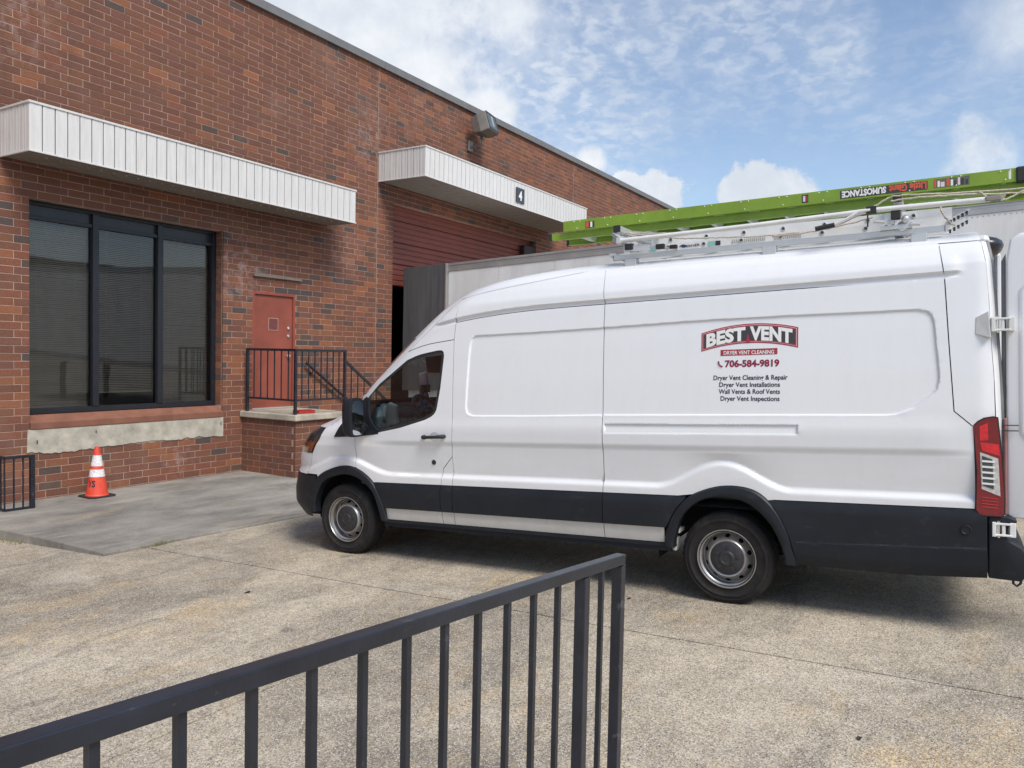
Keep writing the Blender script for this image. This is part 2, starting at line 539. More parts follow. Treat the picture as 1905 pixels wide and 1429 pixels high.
M_collar = simple('scuffed_reflective_white', (0.72, 0.70, 0.70), 0.4, vary=0.35, vscale=28)
M_tray = simple('red_plastic', (0.36, 0.032, 0.026), 0.4, vary=0.1)
M_paint = mat_paint('van_white_paint', (0.80, 0.81, 0.83), 0.15)
M_black = simple('black_cladding', (0.013, 0.0155, 0.021), 0.50, vary=0.18, vscale=5, bmp=0.10, bscale=220, spec=0.32)
M_strip = mat_paint('dusty_white_sill', (0.70, 0.69, 0.66), 0.5, rough=0.4, coat=0.2)
M_under = simple('underbody_black', (0.010, 0.010, 0.011), 0.9, vary=0.2)
M_tyre = simple('tyre_rubber', (0.019, 0.0175, 0.0175), 0.8, vary=0.25, vscale=9, bmp=0.1, bscale=90, spec=0.3)
M_steel = simple('silver_steel_wheel', (0.42, 0.41, 0.40), 0.36, 0.75, vary=0.15, vscale=9)
M_cap = simple('hub_cap_black', (0.026, 0.026, 0.030), 0.5, vary=0.3, vscale=20)
M_vglass = mat_glass('van_glass', (0.74, 0.79, 0.77), 1.35)
M_wshield = mat_glass('windscreen_glass', (0.84, 0.87, 0.86), 1.0)
M_mirror = simple('mirror_glass', (0.75, 0.78, 0.80), 0.03, 1.0, vary=0)
M_cabin = simple('cab_plastic', (0.030, 0.030, 0.032), 0.7, vary=0.15)
M_headl = simple('headlamp_smoke', (0.035, 0.028, 0.026), 0.10, vary=0.2, vscale=12, coat=1.0)
M_amber = simple('amber_lens', (0.20, 0.052, 0.012), 0.15, vary=0.2, vscale=20, coat=1.0)
M_redd = simple('tail_red_dark', (0.20, 0.006, 0.013), 0.15, vary=0.2, vscale=25, coat=1.0)
M_redb = simple('tail_red_bright', (0.72, 0.014, 0.026), 0.15, vary=0.25, vscale=40, coat=1.0)
M_clear = simple('tail_clear', (0.55, 0.54, 0.51), 0.12, vary=0.25, vscale=30, coat=1.0)
M_greyd = simple('tail_chamber', (0.05, 0.065, 0.065), 0.2, 0.2, vary=0.2, vscale=30, coat=1.0)
M_grey = simple('door_seal_grey', (0.16, 0.165, 0.17), 0.5, vary=0.2)
M_lred = simple('logo_red', (0.36, 0.030, 0.050), 0.5, vary=0)
M_lpale = simple('logo_pale', (0.70, 0.62, 0.62), 0.5, vary=0)
M_ldark = simple('logo_charcoal', (0.045, 0.045, 0.052), 0.5, vary=0)
M_crim = simple('print_crimson', (0.25, 0.010, 0.045), 0.5, vary=0)
M_ink = simple('print_navy', (0.022, 0.025, 0.045), 0.5, vary=0)
M_orange = simple('print_red_orange', (0.62, 0.10, 0.045), 0.5, vary=0)
M_blue = simple('print_blue', (0.02, 0.04, 0.22), 0.5, vary=0)
M_teal = simple('print_teal', (0.25, 0.50, 0.46), 0.5, vary=0)
M_bottle = simple('pale_green_plastic', (0.58, 0.72, 0.67), 0.3, vary=0.2, vscale=25)
M_paper = simple('pale_paper', (0.40, 0.43, 0.42), 0.7, vary=0.12)
M_pink = simple('pink_cloth', (0.34, 0.25, 0.29), 0.7, vary=0.2, vscale=25)
M_bluec = simple('blue_cloth', (0.05, 0.10, 0.20), 0.7, vary=0.2, vscale=25)
M_weed = simple('dry_weed', (0.20, 0.19, 0.09), 0.8, vary=0.3, vscale=30)
M_leaf = simple('dead_leaf', (0.05, 0.032, 0.022), 0.8, vary=0.2, vscale=30)
M_farwall = simple('far_warehouse_wall', (0.34, 0.31, 0.28), 0.8, vary=0.15, vscale=0.5)


def scuffed(m, col, lo, hi, scale, amt, stretch=None):
    nt = m.node_tree; b = nt.nodes['Principled BSDF']
    src = b.inputs['Base Color'].links[0].from_socket
    f = tex_noise(nt, wpos(nt, stretch), scale, 7, 0.7, 0.4)
    nt.links.new(mixc(nt, mapr(nt, f, lo, hi, 0.0, amt), src, col), b.inputs['Base Color'])


scuffed(M_rail, (0.10, 0.10, 0.105), 0.63, 0.70, 11, 0.7)
scuffed(M_rail, (0.09, 0.045, 0.03), 0.70, 0.76, 17, 0.6)
scuffed(M_canopy, (0.40, 0.33, 0.25), 0.56, 0.80, 2.2, 0.55, (3.5, 3.5, 0.35))
scuffed(M_canopy, (0.45, 0.43, 0.40), 0.60, 0.75, 7, 0.4)
scuffed(M_black, (0.075, 0.072, 0.068), 0.58, 0.82, 3.0, 0.45, (1.5, 1.5, 3))
scuffed(M_tyre, (0.075, 0.062, 0.052), 0.50, 0.78, 8, 0.6)
scuffed(M_door, (0.15, 0.05, 0.04), 0.56, 0.74, 3.2, 0.5, (2, 2, 0.7))
scuffed(M_trailer, (0.45, 0.42, 0.38), 0.55, 0.80, 1.4, 0.4, (2, 2, 0.25))
scuffed(M_steel, (0.16, 0.13, 0.11), 0.55, 0.75, 14, 0.55)
# road film on the lower part of the van's paint
for m_ in (M_paint, M_strip):
    nt_ = m_.node_tree; b_ = nt_.nodes['Principled BSDF']
    src_ = b_.inputs['Base Color'].links[0].from_socket
    sx_ = nt_.nodes.new('ShaderNodeSeparateXYZ'); nt_.links.new(wpos(nt_), sx_.inputs[0])
    hz_ = nt_.nodes.new('ShaderNodeMath'); hz_.operation = 'MULTIPLY_ADD'
    nt_.links.new(sx_.outputs['Y'], hz_.inputs[0]); hz_.inputs[1].default_value = 0.0411; nt_.links.new(sx_.outputs['Z'], hz_.inputs[2])
    k_ = nt_.nodes.new('ShaderNodeMath'); k_.operation = 'MULTIPLY'
    nt_.links.new(mapr(nt_, hz_.outputs[0], -0.55, -1.35, 0.0, 1.0), k_.inputs[0])
    nt_.links.new(mapr(nt_, tex_noise(nt_, wpos(nt_, (1, 0.6, 2.0)), 4.0, 7, 0.7, 0.3), 0.35, 0.75, 0.03, 0.45), k_.inputs[1])
    k_.use_clamp = True
    nt_.links.new(mixc(nt_, k_.outputs[0], src_, (0.50, 0.46, 0.39)), b_.inputs['Base Color'])


# ------------------------------------------------------------------ lettering
def text_mesh(body, width, height, bold=0.0, spacing=1.0):
    """lettering as flat triangles in a box 0..width, 0..height (capital height)"""
    cu = bpy.data.curves.new('lettering', 'FONT')
    cu.body = body; cu.size = 1.0; cu.offset = bold; cu.space_character = spacing
    cu.resolution_u = 3
    o = bpy.data.objects.new('lettering', cu)
    link(o)
    dg = bpy.context.evaluated_depsgraph_get()
    me = bpy.data.meshes.new_from_object(o.evaluated_get(dg))
    V = np.array([v.co[:2] for v in me.vertices]); F = [tuple(p.vertices) for p in me.polygons]
    bpy.data.objects.remove(o); bpy.data.curves.remove(cu); bpy.data.meshes.remove(me)
    base = 0.0
    cap = 0.729
    V[:, 0] -= V[:, 0].min(); V[:, 0] *= width / max(V[:, 0].max(), 1e-6)
    V[:, 1] *= height / cap
    return V, F


# ------------------------------------------------------------------ ground
GA = -1.7838
GB = -0.0411


def gz(y): return GA + GB * y


ground = bpy.data.objects.new('ground', None)
link(ground)
tag(ground, kind='structure')
ORG['ground'] = Vector((0, 0, 0))
mb = MB()
mb.add([(-200, -250, gz(-250) - .06), (300, -250, gz(-250) - .06), (300, 12.4, gz(12.4) - .06), (-200, 12.4, gz(12.4) - .06)], [(0, 1, 2, 3)])
tag(mb.build('ground_bed', M_joint, ground, fix=False), kind='structure')


def wob(n, amp, seed):
    r = np.random.default_rng(seed)
    k = r.normal(0, 1, n); k = np.convolve(np.pad(k, 4, mode='edge'), np.ones(5) / 5, 'same')[4:-4]
    return k * amp


JX = [-55, -4.4, 4.915, 14.2, 60]
JY = [-60, -5.85, 3.42, 12.35]
jwx = {x: wob(400, .012, int(x * 10) + 600) for x in JX}
jwy = {y: wob(400, .016, int(y * 10) + 1700) for y in JY}


def slab(i, j):
    x0, x1, y0, y1 = JX[i], JX[i + 1], JY[j], JY[j + 1]
    g = 0.0080

    def pts(n, f): return [f(t) for t in np.linspace(0, 1, n)]
    def yv(x, y, s): return y + s * g + np.interp((x + 55) / 115, np.linspace(0, 1, 400), jwy[y])
    def xv(x, y, s): return x + s * g + np.interp((y + 60) / 73, np.linspace(0, 1, 400), jwx[x])
    n = 220
    out = []
    for t in np.linspace(0, 1, n, endpoint=False): X = x0 + (x1 - x0) * t; out.append((X if 0 < t else xv(x0, y0, 1), yv(X, y0, 1)))
    for t in np.linspace(0, 1, n, endpoint=False): Y = y0 + (y1 - y0) * t; out.append((xv(x1, Y, -1), Y if 0 < t else yv(x1, y0, 1)))
    for t in np.linspace(0, 1, n, endpoint=False): X = x1 - (x1 - x0) * t; out.append((X if 0 < t else xv(x1, y1, -1), yv(X, y1, -1)))
    for t in np.linspace(0, 1, n, endpoint=False): Y = y1 - (y1 - y0) * t; out.append((xv(x0, Y, 1), Y if 0 < t else yv(x0, y1, -1)))
    b = MB()
    b.prism(out, lambda x, y: (x, y, gz(y)), lambda x, y: (x, y, gz(y) - .05))
    tag(b.build('concrete_slab', M_ground, ground, fix=True), kind='structure')


for i in range(4):
    for j in range(3):
        slab(i, j)

# landing pad along the wall, level while the yard falls towards it
pad_poly = [(4.46, 7.44), (5.3, 7.40), (6.1, 7.33), (6.985, 7.25), (8.6, 7.12), (12.2, 7.0), (12.2, 10.705), (-6, 10.705), (-6, 10.2), (4.2, 10.2), (4.35, 9.6), (4.42, 8.6), (4.44, 7.9)]
b = MB()
b.prism(pad_poly, lambda x, y: (x, y, -2.046 - (0.010 if y < 7.5 else 0.0)), lambda x, y: (x, y, -2.35))
pad = b.build('pavement', M_pad, None, bevel=0.012)
tag(pad, kind='structure')

# ------------------------------------------------------------------ brick building
YW = 10.71
BL, BP = 0.300, 0.1016
bld = thing('brick_building', 'long low red brown brick industrial building with white canopies and a grey roof edge', 'building', (5.0, YW, -2.1))

WIN = (5.415, 8.44, -0.93, 1.928)
CON = (5.405, 8.44, -1.41, -1.11)
DOOR = (9.04, 10.01, -1.03, 1.014)
DOCK = (12.68, 18.74, -3.2, 3.148)
WX0, WX1, WZ0, WZ1 = -6.0, 42.0, -3.0, 5.765
holes = [(WIN[0], WIN[1], -1.41, WIN[3]), DOOR, DOCK]


def wall_cells(hs, x0, x1, z0, z1):
    xs = sorted({x0, x1, *[h[0] for h in hs], *[h[1] for h in hs]})
    zs = sorted({z0, z1, *[h[2] for h in hs], *[h[3] for h in hs]})
    for i in range(len(xs) - 1):
        for j in range(len(zs) - 1):
            cx, cz = (xs[i] + xs[i + 1]) / 2, (zs[j] + zs[j + 1]) / 2
            if cx < x0 or cx > x1 or cz < z0 or cz > z1: continue
            if any(h[0] < cx < h[1] and h[2] < cz < h[3] for h in hs): continue
            yield xs[i], xs[i + 1], zs[j], zs[j + 1]


b = MB()
for a, c, d, e in wall_cells([(WIN[0], WIN[1], -1.41, WIN[3]), DOOR, (DOCK[0], DOCK[1], -3.0, DOCK[3])], WX0, WX1, WZ0, WZ1 + .1):
    b.add([(a, YW + .0038, d), (c, YW + .0038, d), (c, YW + .0038, e), (a, YW + .0038, e)], [(0, 1, 2, 3)])
# returns of the openings, roof deck and end wall so that the building is closed
for (x0, x1, z0, z1), dp in (((WIN[0], WIN[1], -1.41, WIN[3]), .3), (DOOR, .3), ((DOCK[0], DOCK[1], -3.0, DOCK[3]), .45)):
    b.add([(x0 - .006, YW + .0038, z0), (x0 - .006, YW + dp, z0), (x0 - .006, YW + dp, z1), (x0 - .006, YW + .0038, z1)], [(0, 1, 2, 3)])
    b.add([(x1 + .006, YW + .0038, z0), (x1 + .006, YW + dp, z0), (x1 + .006, YW + dp, z1), (x1 + .006, YW + .0038, z1)], [(0, 3, 2, 1)])
    b.add([(x0, YW + .0038, z1 + .006), (x1, YW + .0038, z1 + .006), (x1, YW + dp, z1 + .006), (x0, YW + dp, z1 + .006)], [(0, 1, 2, 3)])
b.add([(WX0, YW, WZ1), (WX1, YW, WZ1), (WX1, YW + 18, WZ1), (WX0, YW + 18, WZ1)], [(0, 1, 2, 3)])
for x in (WX0, WX1):
    b.add([(x, YW, WZ0), (x, YW + 18, WZ0), (x, YW + 18, WZ1), (x, YW, WZ1)], [(0, 1, 2, 3)])
b.build('mortar_wall', M_mortar, bld, fix=False)


def pix(x, y, z):
    v = Vector((x, y, z)); d = v.dot(CF)
    return 952.5 + 1444.7 * v.dot(CR) / d, 714.5 - 1444.7 * v.dot(CU) / d, d


def in_poly(px, py, poly):
    r = False
    n = len(poly)
    for i in range(n):
        x0, y0 = poly[i]; x1, y1 = poly[(i + 1) % n]
        if (y0 > py) != (y1 > py) and px < (x1 - x0) * (py - y0) / (y1 - y0) + x0: r = not r
    return r


CAN1 = (5.06, 10.78, 10.0, 2.362, 2.975)
CAN2 = (12.187, 19.39, 9.50, 3.473, 4.076)


def canopy_px(c):
    x0, x1, y0, z0, z1 = c
    P = [pix(x, y, z)[:2] for x in (x0, x1) for y in (y0, YW) for z in (z0, z1)]
    pts = sorted(P)
    def half(ps):
        h = []
        for p in ps:
            while len(h) > 1 and (h[-1][0] - h[-2][0]) * (p[1] - h[-2][1]) - (h[-1][1] - h[-2][1]) * (p[0] - h[-2][0]) <= 0: h.pop()
            h.append(p)
        return h
    a = half(pts); c_ = half(pts[::-1])
    return a[:-1] + c_[:-1]


OCC = [canopy_px(CAN1), canopy_px(CAN2)]
TONES = {
    'brown': [(.165, .074, .050), (.178, .082, .054), (.155, .071, .050), (.168, .079, .059), (.186, .085, .052)],
    'red': [(.205, .083, .053), (.195, .082, .056), (.216, .088, .055)],
    'orange': [(.262, .108, .057), (.240, .100, .056)],
    'dark': [(.098, .070, .060), (.112, .076, .061), (.090, .069, .065)],
}
TL = [(k, c) for k, l in TONES.items() for c in l]


def pick_tone(x, z):
    r = random.random()
    if z > 1.9 and x < 11.2:
        w_ = (0.84, 0.10, 0.035, 0.025)
    elif z > 1.9:
        w_ = (0.58, 0.26, 0.10, 0.06)
    elif x < 5.5:
        w_ = (0.42, 0.34, 0.16, 0.08)
    else:
        w_ = (0.42, 0.30, 0.15, 0.13)
    acc = 0
    for k, p in zip(TONES, w_):
        acc += p
        if r < acc: return random.choice(TONES[k])
    return TONES['brown'][0]


def brick_geo(l, h, dp=0.05, jit=0.0):
    """front at y=0, back at y=dp, chamfered front edge; origin at the lower left front"""
    c = 0.0028
    j = lambda: random.uniform(-jit, jit)
    vs = [(0, c, 0), (l, c, 0), (l, c, h), (0, c, h),
          (c + j(), j() * .5, c + j()), (l - c + j(), j() * .5, c + j()), (l - c + j(), j() * .5, h - c + j()), (c + j(), j() * .5, h - c + j()),
          (0, dp, 0), (l, dp, 0), (l, dp, h), (0, dp, h)]
    fs = [(4, 5, 6, 7), (0, 1, 5, 4), (1, 2, 6, 5), (2, 3, 7, 6), (3, 0, 4, 7), (0, 8, 9, 1), (1, 9, 10, 2), (2, 10, 11, 3), (3, 11, 8, 0)]
    return vs, fs


def set_tone(me, cols):
    at = me.color_attributes.new('tone', 'FLOAT_COLOR', 'POINT')
    at.data.foreach_set('color', np.array([(*c, 1) for c in cols], dtype=np.float32).ravel())


MESHC = {}


def brick_mesh(l, h, tone, axis=0):
    key = (round(l, 3), round(h, 3), tone, random.randrange(3), axis)
    if key not in MESHC:
        vs, fs = brick_geo(l, h, 0.05, 0.0015)
        if axis == 1:      # face looks towards -x, runs along -y from its origin
            vs = [(v[1], -v[0], v[2]) for v in vs]
        me = bpy.data.meshes.new('brick')
        me.from_pydata(vs, [], fs)
        me.materials.append(M_brick)
        set_tone(me, [tone] * len(vs))
        MESHC[key] = me
    return MESHC[key]


# lay every course of the wall
cut_x = [12.174, 20.917, 29.66, 38.4]       # control joints
bricks = []
JT = 0.0085
ncourse = int((WZ1 - (-2.16)) / BP) + 1
z_ref = 0.713                                # a bed joint read off the photograph
k0 = math.ceil((-2.30 - z_ref) / BP)
k1 = math.floor((WZ1 + .05 - z_ref) / BP)
for k in range(k0, k1 + 1):
    z0 = z_ref + k * BP
    z1 = z0 + BP - JT
    if z0 > WZ1: continue
    z1 = min(z1, WZ1 + .06)
    # third bond: every other course steps by a third of a brick
    off = 5.2263 + (0.0947 if k % 2 else 0.0)
    i0 = math.floor((WX0 - off) / BL)
    x = off + i0 * BL
    while x < WX1:
        segs = [(max(x, WX0), min(x + BL - JT, WX1))]
        for cx in cut_x:
            ns = []
            for a, c in segs:
                if a < cx - .006 and c > cx + .006: ns += [(a, cx - .006), (cx + .006, c)]
                else: ns.append((a, c))
            segs = ns
        for h in holes:
            ns = []
            for a, c in segs:
                if z1 > h[2] + .012 and z0 < h[3] - .012:
                    if a < h[0]: ns.append((a, min(c, h[0])))
                    if c > h[1]: ns.append((max(a, h[1]), c))
                else: ns.append((a, c))
            segs = ns
        for a, c in segs:
            if c - a > 0.02:
                zz0, zz1 = z0, z1
                for h in holes:
                    if c > h[0] + .001 and a < h[1] - .001:
                        if zz0 < h[3] < zz1: zz0 = h[3] + .002
                        if zz0 < h[2] < zz1: zz1 = h[2] - .002
                bricks.append((a, c, zz0, zz1))
        x += BL
scored = []
for t in bricks:
    a, c, z0, z1 = t
    px, py, d = pix((a + c) / 2, YW, (z0 + z1) / 2)
    vis = d > 0 and 5 < px < 1230 and 5 < py < 1429 and not any(in_poly(px, py, o) for o in OCC)
    # hidden behind the stone landing, the pad line, the guard or the trailer
    if 8.83 < (a + c) / 2 < 12.6 and z1 < -1.0: vis = False
    if z0 < -2.06: vis = False
    area = 0
    if vis:
        p0 = pix(a, YW, z0); p1 = pix(c, YW, z1)
        area = abs(p1[0] - p0[0]) * (z1 - z0) / d
    scored.append((area, t))
scored.sort(key=lambda s: -s[0])
ORGB = ORG[bld.name]
BRK_N = 299
for area, (a, c, z0, z1) in scored[:BRK_N]:
    me = brick_mesh(c - a, z1 - z0, pick_tone(a, z0))
    o = bpy.data.objects.new('brick', me)
    link(o); o.parent = bld
    o.location = Vector((a, YW + random.uniform(-.0015, .0015), z0)) - ORGB
b = MB(); cols = []
for area, (a, c, z0, z1) in scored[BRK_N:]:
    vs, fs = brick_geo(c - a, z1 - z0, 0.03, 0.001)
    dy = random.uniform(-.0015, .0015)
    b.add([(v[0] + a, v[1] + YW + dy, v[2] + z0) for v in vs], fs)
    cols += [pick_tone(a, z0)] * len(vs)
# bricks seen in the returns of the openings (jambs and heads)
for x0, zz0, zz1, dp, sx in ((WIN[1], WIN[2], WIN[3], .20, -1), (DOCK[1], -2.6, DOCK[3], .40, -1), (WIN[0], WIN[2], WIN[3], .20, 1), (DOCK[0], -2.6, DOCK[3], .40, 1)):
    k = math.ceil((zz0 - z_ref) / BP)
    while z_ref + k * BP < zz1:
        z = z_ref + k * BP
        t = 0.004 if sx < 0 else -0.004
        ya, yb = YW + .052, YW + dp
        xx = x0 + (0 if sx < 0 else -.004)
        h = min(BP - JT, zz1 - z)
        if h > .02:
            c0 = pick_tone(x0, z)
            vs = [(x0, ya, z), (x0, yb, z), (x0, yb, z + h), (x0, ya, z + h), (x0 - sx * .03, ya, z), (x0 - sx * .03, yb, z), (x0 - sx * .03, yb, z + h), (x0 - sx * .03, ya, z + h)]
            b.add(vs, [(0, 1, 2, 3), (0, 4, 5, 1), (2, 6, 7, 3), (0, 3, 7, 4), (1, 5, 6, 2)])
            cols += [c0] * 8
        k += 1
rest = b.build('distant_brickwork', M_brick, bld, fix=False)
set_tone(rest.data, cols)
tag(rest, kind='stuff')

for cx in cut_x[:3]:
    b = MB()
    b.box((cx - .0055, YW - .001, -2.06), (cx + .0055, YW + .02, WZ1))
    b.build('control_joint', M_seal, bld)

# roof edge: metal coping in lengths, with a shadow gap under it
x = WX0
while x < WX1 - .1:
    xe = min(x + 3.05, WX1)
    b = MB()
    b.box((x + .003, YW - .055, 5.775), (xe - .003, YW + .30, 5.925))
    b.box((x + .003, YW - .062, 5.775), (xe - .003, YW - .0555, 5.795))
    b.build('coping_length', M_coping, bld, bevel=.004)
    x = xe

# ---- office window
wz0, wz1 = WIN[2] + .005, WIN[3]
YF = 10.89
frame = MB()
fx = [WIN[0] + .005, 6.351, 7.357, 8.435]
frame.box((fx[0], YF, wz0), (fx[0] + .055, YF + .11, wz1))
frame.box((fx[3] - .06, YF, wz0), (fx[3], YF + .11, wz1))
frame.box((fx[0] + .055, YF + .003, wz0), (fx[3] - .06, YF + .107, wz0 + .075))
frame.box((fx[0] + .055, YF + .003, wz1 - .05), (fx[3] - .06, YF + .107, wz1))
frame.box((fx[0] + .055, YF + .003, 1.685), (fx[3] - .06, YF + .107, 1.735))
win = frame.build('window_frame', M_frame, bld, bevel=.003)
for mx in (6.406, 7.423):
    m_ = MB(); m_.box((mx - .045, YF - .012, wz0 + .0751), (mx + .045, YF + .10, wz1 - .051))
    m_.build('mullion', M_frame, win, bevel=.003)
cells = [(fx[0] + .055, 6.361), (6.451, 7.378), (7.468, fx[3] - .06)]
for a, c in cells:
    g = MB(); g.add([(a, YF + .05, wz0 + .075), (c, YF + .05, wz0 + .075), (c, YF + .05, 1.685), (a, YF + .05, 1.685)], [(0, 1, 2, 3)])
    g.build('pane', M_wglass, win, fix=False)
    g = MB(); g.box((a, YF + .045, 1.7351), (c, YF + .06, wz1 - .0501))
    g.build('spandrel_panel', M_spandrel, win)
for i, (a, c) in enumerate(cells):
    s_ = MB()
    z = 1.66
    zb = wz0 + .09 if i != 1 else -0.655
    tl = .011 if i != 1 else .006
    while z > zb:
        dz = random.uniform(-.0015, .0015)
        s_.add([(a + .01, YF + .125, z - tl + dz), (c - .01, YF + .125, z - tl + dz), (c - .01, YF + .148, z + tl + dz), (a + .01, YF + .148, z + tl + dz)], [(0, 1, 2, 3)])
        z -= .0262
    s_.box((a + .01, YF + .12, zb - .016), (c - .01, YF + .15, zb - .003))
    for q in (.2, .8):
        xx = a + (c - a) * q
        s_.box((xx - .001, YF + .122, zb), (xx + .001, YF + .1235, 1.68))
    tag(s_.build('window_blind', M_blind, win), kind='stuff')
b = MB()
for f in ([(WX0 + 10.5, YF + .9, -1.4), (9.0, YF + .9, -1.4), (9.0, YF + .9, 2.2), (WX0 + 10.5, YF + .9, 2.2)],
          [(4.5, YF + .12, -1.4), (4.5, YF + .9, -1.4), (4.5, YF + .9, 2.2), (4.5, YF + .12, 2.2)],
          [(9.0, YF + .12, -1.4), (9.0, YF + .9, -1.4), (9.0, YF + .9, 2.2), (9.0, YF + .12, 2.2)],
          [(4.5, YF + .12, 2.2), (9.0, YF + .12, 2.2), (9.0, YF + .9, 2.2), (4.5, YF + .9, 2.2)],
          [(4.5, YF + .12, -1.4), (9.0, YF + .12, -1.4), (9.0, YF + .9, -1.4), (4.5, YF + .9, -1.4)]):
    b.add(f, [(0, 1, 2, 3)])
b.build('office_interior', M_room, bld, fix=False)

# brick red sill over a band of bare patched concrete
b = MB()
b.prism([(YW - .022, -1.02), (YW - .022, -1.11), (YF + .05, -1.11), (YF + .05, -.932), (YF - .03, -.932)], lambda y, z: (WIN[0] + .003, y, z), lambda y, z: (WIN[1] - .003, y, z))
b.build('window_sill', M_sill, bld, bevel=.006)
r2 = np.random.default_rng(5)
top = [(x, -1.112) for x in np.linspace(CON[0] - .02, CON[1] + .01, 40)]
bot = [(x, -1.412 + .016 * math.sin(x * 5.1) * math.sin(x * 2.3 + 1) + r2.normal(0, .008) - (.02 if x < 6.4 else 0)) for x in np.linspace(CON[1] + .012, CON[0] - .03, 60)]
b = MB()
b.prism(top + bot, lambda x, z: (x, YW - .012, z), lambda x, z: (x, YW + .05, z))
b.build('concrete_band', M_conc, bld, bevel=.004)
b = MB()
for x, z, r in ((5.5, -1.28, .012), (6.3, -1.20, .01), (8.40, -1.22, .012)):
    b.box((x - r * .6, YW - .016, z - r * 2), (x + r * .6, YW - .0122, z + r * 2))
b.build('anchor_hole', M_dark, bld)

# ---- personnel door
b = MB()
b.box((DOOR[0], YW + .004, DOOR[2]), (DOOR[0] + .05, YW + .11, DOOR[3]))
b.box((DOOR[1] - .05, YW + .004, DOOR[2]), (DOOR[1], YW + .11, DOOR[3]))
b.box((DOOR[0] + .0501, YW + .004, DOOR[3] - .05), (DOOR[1] - .0501, YW + .11, DOOR[3]))
dfr = b.build('door_frame', M_doorf, bld, bevel=.003)
b = MB(); b.box((DOOR[0] + .054, YW + .035, DOOR[2] + .03), (DOOR[1] - .054, YW + .08, DOOR[3] - .054))
door = b.build('door', M_door, bld, bevel=.002)
b = MB(); b.box((9.42, YW + .029, .36), (9.62, YW + .036, .56))
b.build('warning_plate', M_plate, door, bevel=.006)
b = MB()
for s in ((9.41, .35, 9.63, .362), (9.41, .558, 9.63, .57), (9.41, .362, 9.422, .558), (9.618, .362, 9.63, .558)):
    b.box((s[0], YW + .0275, s[1]), (s[2], YW + .0345, s[3]))
b.build('plate_rim', simple('worn_plate_rim', (0.42, 0.24, 0.21), .5), door)
for z in (.40, .26):
    b = MB(); b.lathe([(0, .034), (.012, .034), (.016, .028), (.016, 0)], (9.87, YW + .036, z), (0, -1, 0), 20)
    b.lathe([(0, .012), (.026, .012), (.026, 0)], (9.87, YW + .036, z - .003), (0, -1, 0), 12)
    b.build('deadbolt', M_chrome, door, smooth=40)
b = MB(); b.lathe([(0, .035), (.01, .035), (.012, .014), (.03, .014), (.035, .03), (.06, .03), (.066, .02), (.066, 0)], (9.86, YW + .036, -.10), (0, -1, 0), 20)
b.build('door_knob', M_chrome, door, smooth=40)
for z in (.70, -.05, -.78):
    b = MB(); b.box((DOOR[0] + .046, YW - .003, z), (DOOR[0] + .062, YW + .04, z + .11))
    b.build('hinge', M_doorf, door)
b = MB(); b.box((DOOR[0] + .01, YW + .001, DOOR[2]), (DOOR[1] - .01, YW + .12, DOOR[2] + .028))
b.build('threshold', M_alu, bld, bevel=.003)
b = MB(); b.add([(DOOR[0], YW + .111, DOOR[2]), (DOOR[1], YW + .111, DOOR[2]), (DOOR[1], YW + .111, DOOR[3]), (DOOR[0], YW + .111, DOOR[3])], [(0, 1, 2, 3)])
b.build('door_backing', M_dark, bld, fix=False)
b = MB(); b.box((9.03, YW - .05, 1.262), (10.11, YW + .0, 1.285)); b.box((9.03, YW - .05, 1.285), (10.11, YW - .045, 1.30))
b.build('drip_bar', simple('grey_drip_bar', (0.20, 0.18, 0.16), .6, .1), bld)

# ---- loading door: red sections, raised above a dark opening
zt = 3.30
zb_ = 1.43
ns = 4
sh = (zt - zb_) / ns
for i in range(ns):
    b = MB()
    z1_ = zt - i * sh; z0_ = z1_ - sh + .012
    pr = [(0, z1_)]
    for kk in range(4):
        zc = z1_ - (kk + .5) * (sh - .012) / 4; hw = (sh - .012) / 8
        pr += [(0, zc + hw - .004), (-.014, zc + hw - .016), (-.014, zc - hw + .016), (0, zc - hw + .004)]
    pr += [(0, z0_), (.05, z0_), (.05, z1_)]
    b.prism(pr, lambda y, z: (DOCK[0] + .02, YW + .20 + y, z), lambda y, z: (DOCK[1] - .02, YW + .20 + y, z))
    b.build('loading_door_section', M_dock, bld)
b = MB()
for f in ([(DOCK[0] - 1, YW + 6, -3), (DOCK[1] + 1, YW + 6, -3), (DOCK[1] + 1, YW + 6, 3.6), (DOCK[0] - 1, YW + 6, 3.6)],
          [(DOCK[0] - 1, YW + .46, -3), (DOCK[0] - 1, YW + 6, -3), (DOCK[0] - 1, YW + 6, 3.6), (DOCK[0] - 1, YW + .46, 3.6)],
          [(DOCK[1] + 1, YW + .46, -3), (DOCK[1] + 1, YW + 6, -3), (DOCK[1] + 1, YW + 6, 3.6), (DOCK[1] + 1, YW + .46, 3.6)],
          [(DOCK[0] - 1, YW + .46, 3.6), (DOCK[1] + 1, YW + .46, 3.6), (DOCK[1] + 1, YW + 6, 3.6), (DOCK[0] - 1, YW + 6, 3.6)],
          [(DOCK[0] - 1, YW + .46, -1.05), (DOCK[1] + 1, YW + .46, -1.05), (DOCK[1] + 1, YW + 6, -1.05), (DOCK[0] - 1, YW + 6, -1.05)]):
    b.add(f, [(0, 1, 2, 3)])
b.build('dock_interior', M_dark, bld, fix=False)
b = MB(); b.box((18.15, YW + .03, 2.25), (18.72, YW + .17, 2.98))
b.build('dock_light_box', simple('dark_box', (0.03, 0.012, 0.014), .6), bld, bevel=.01)


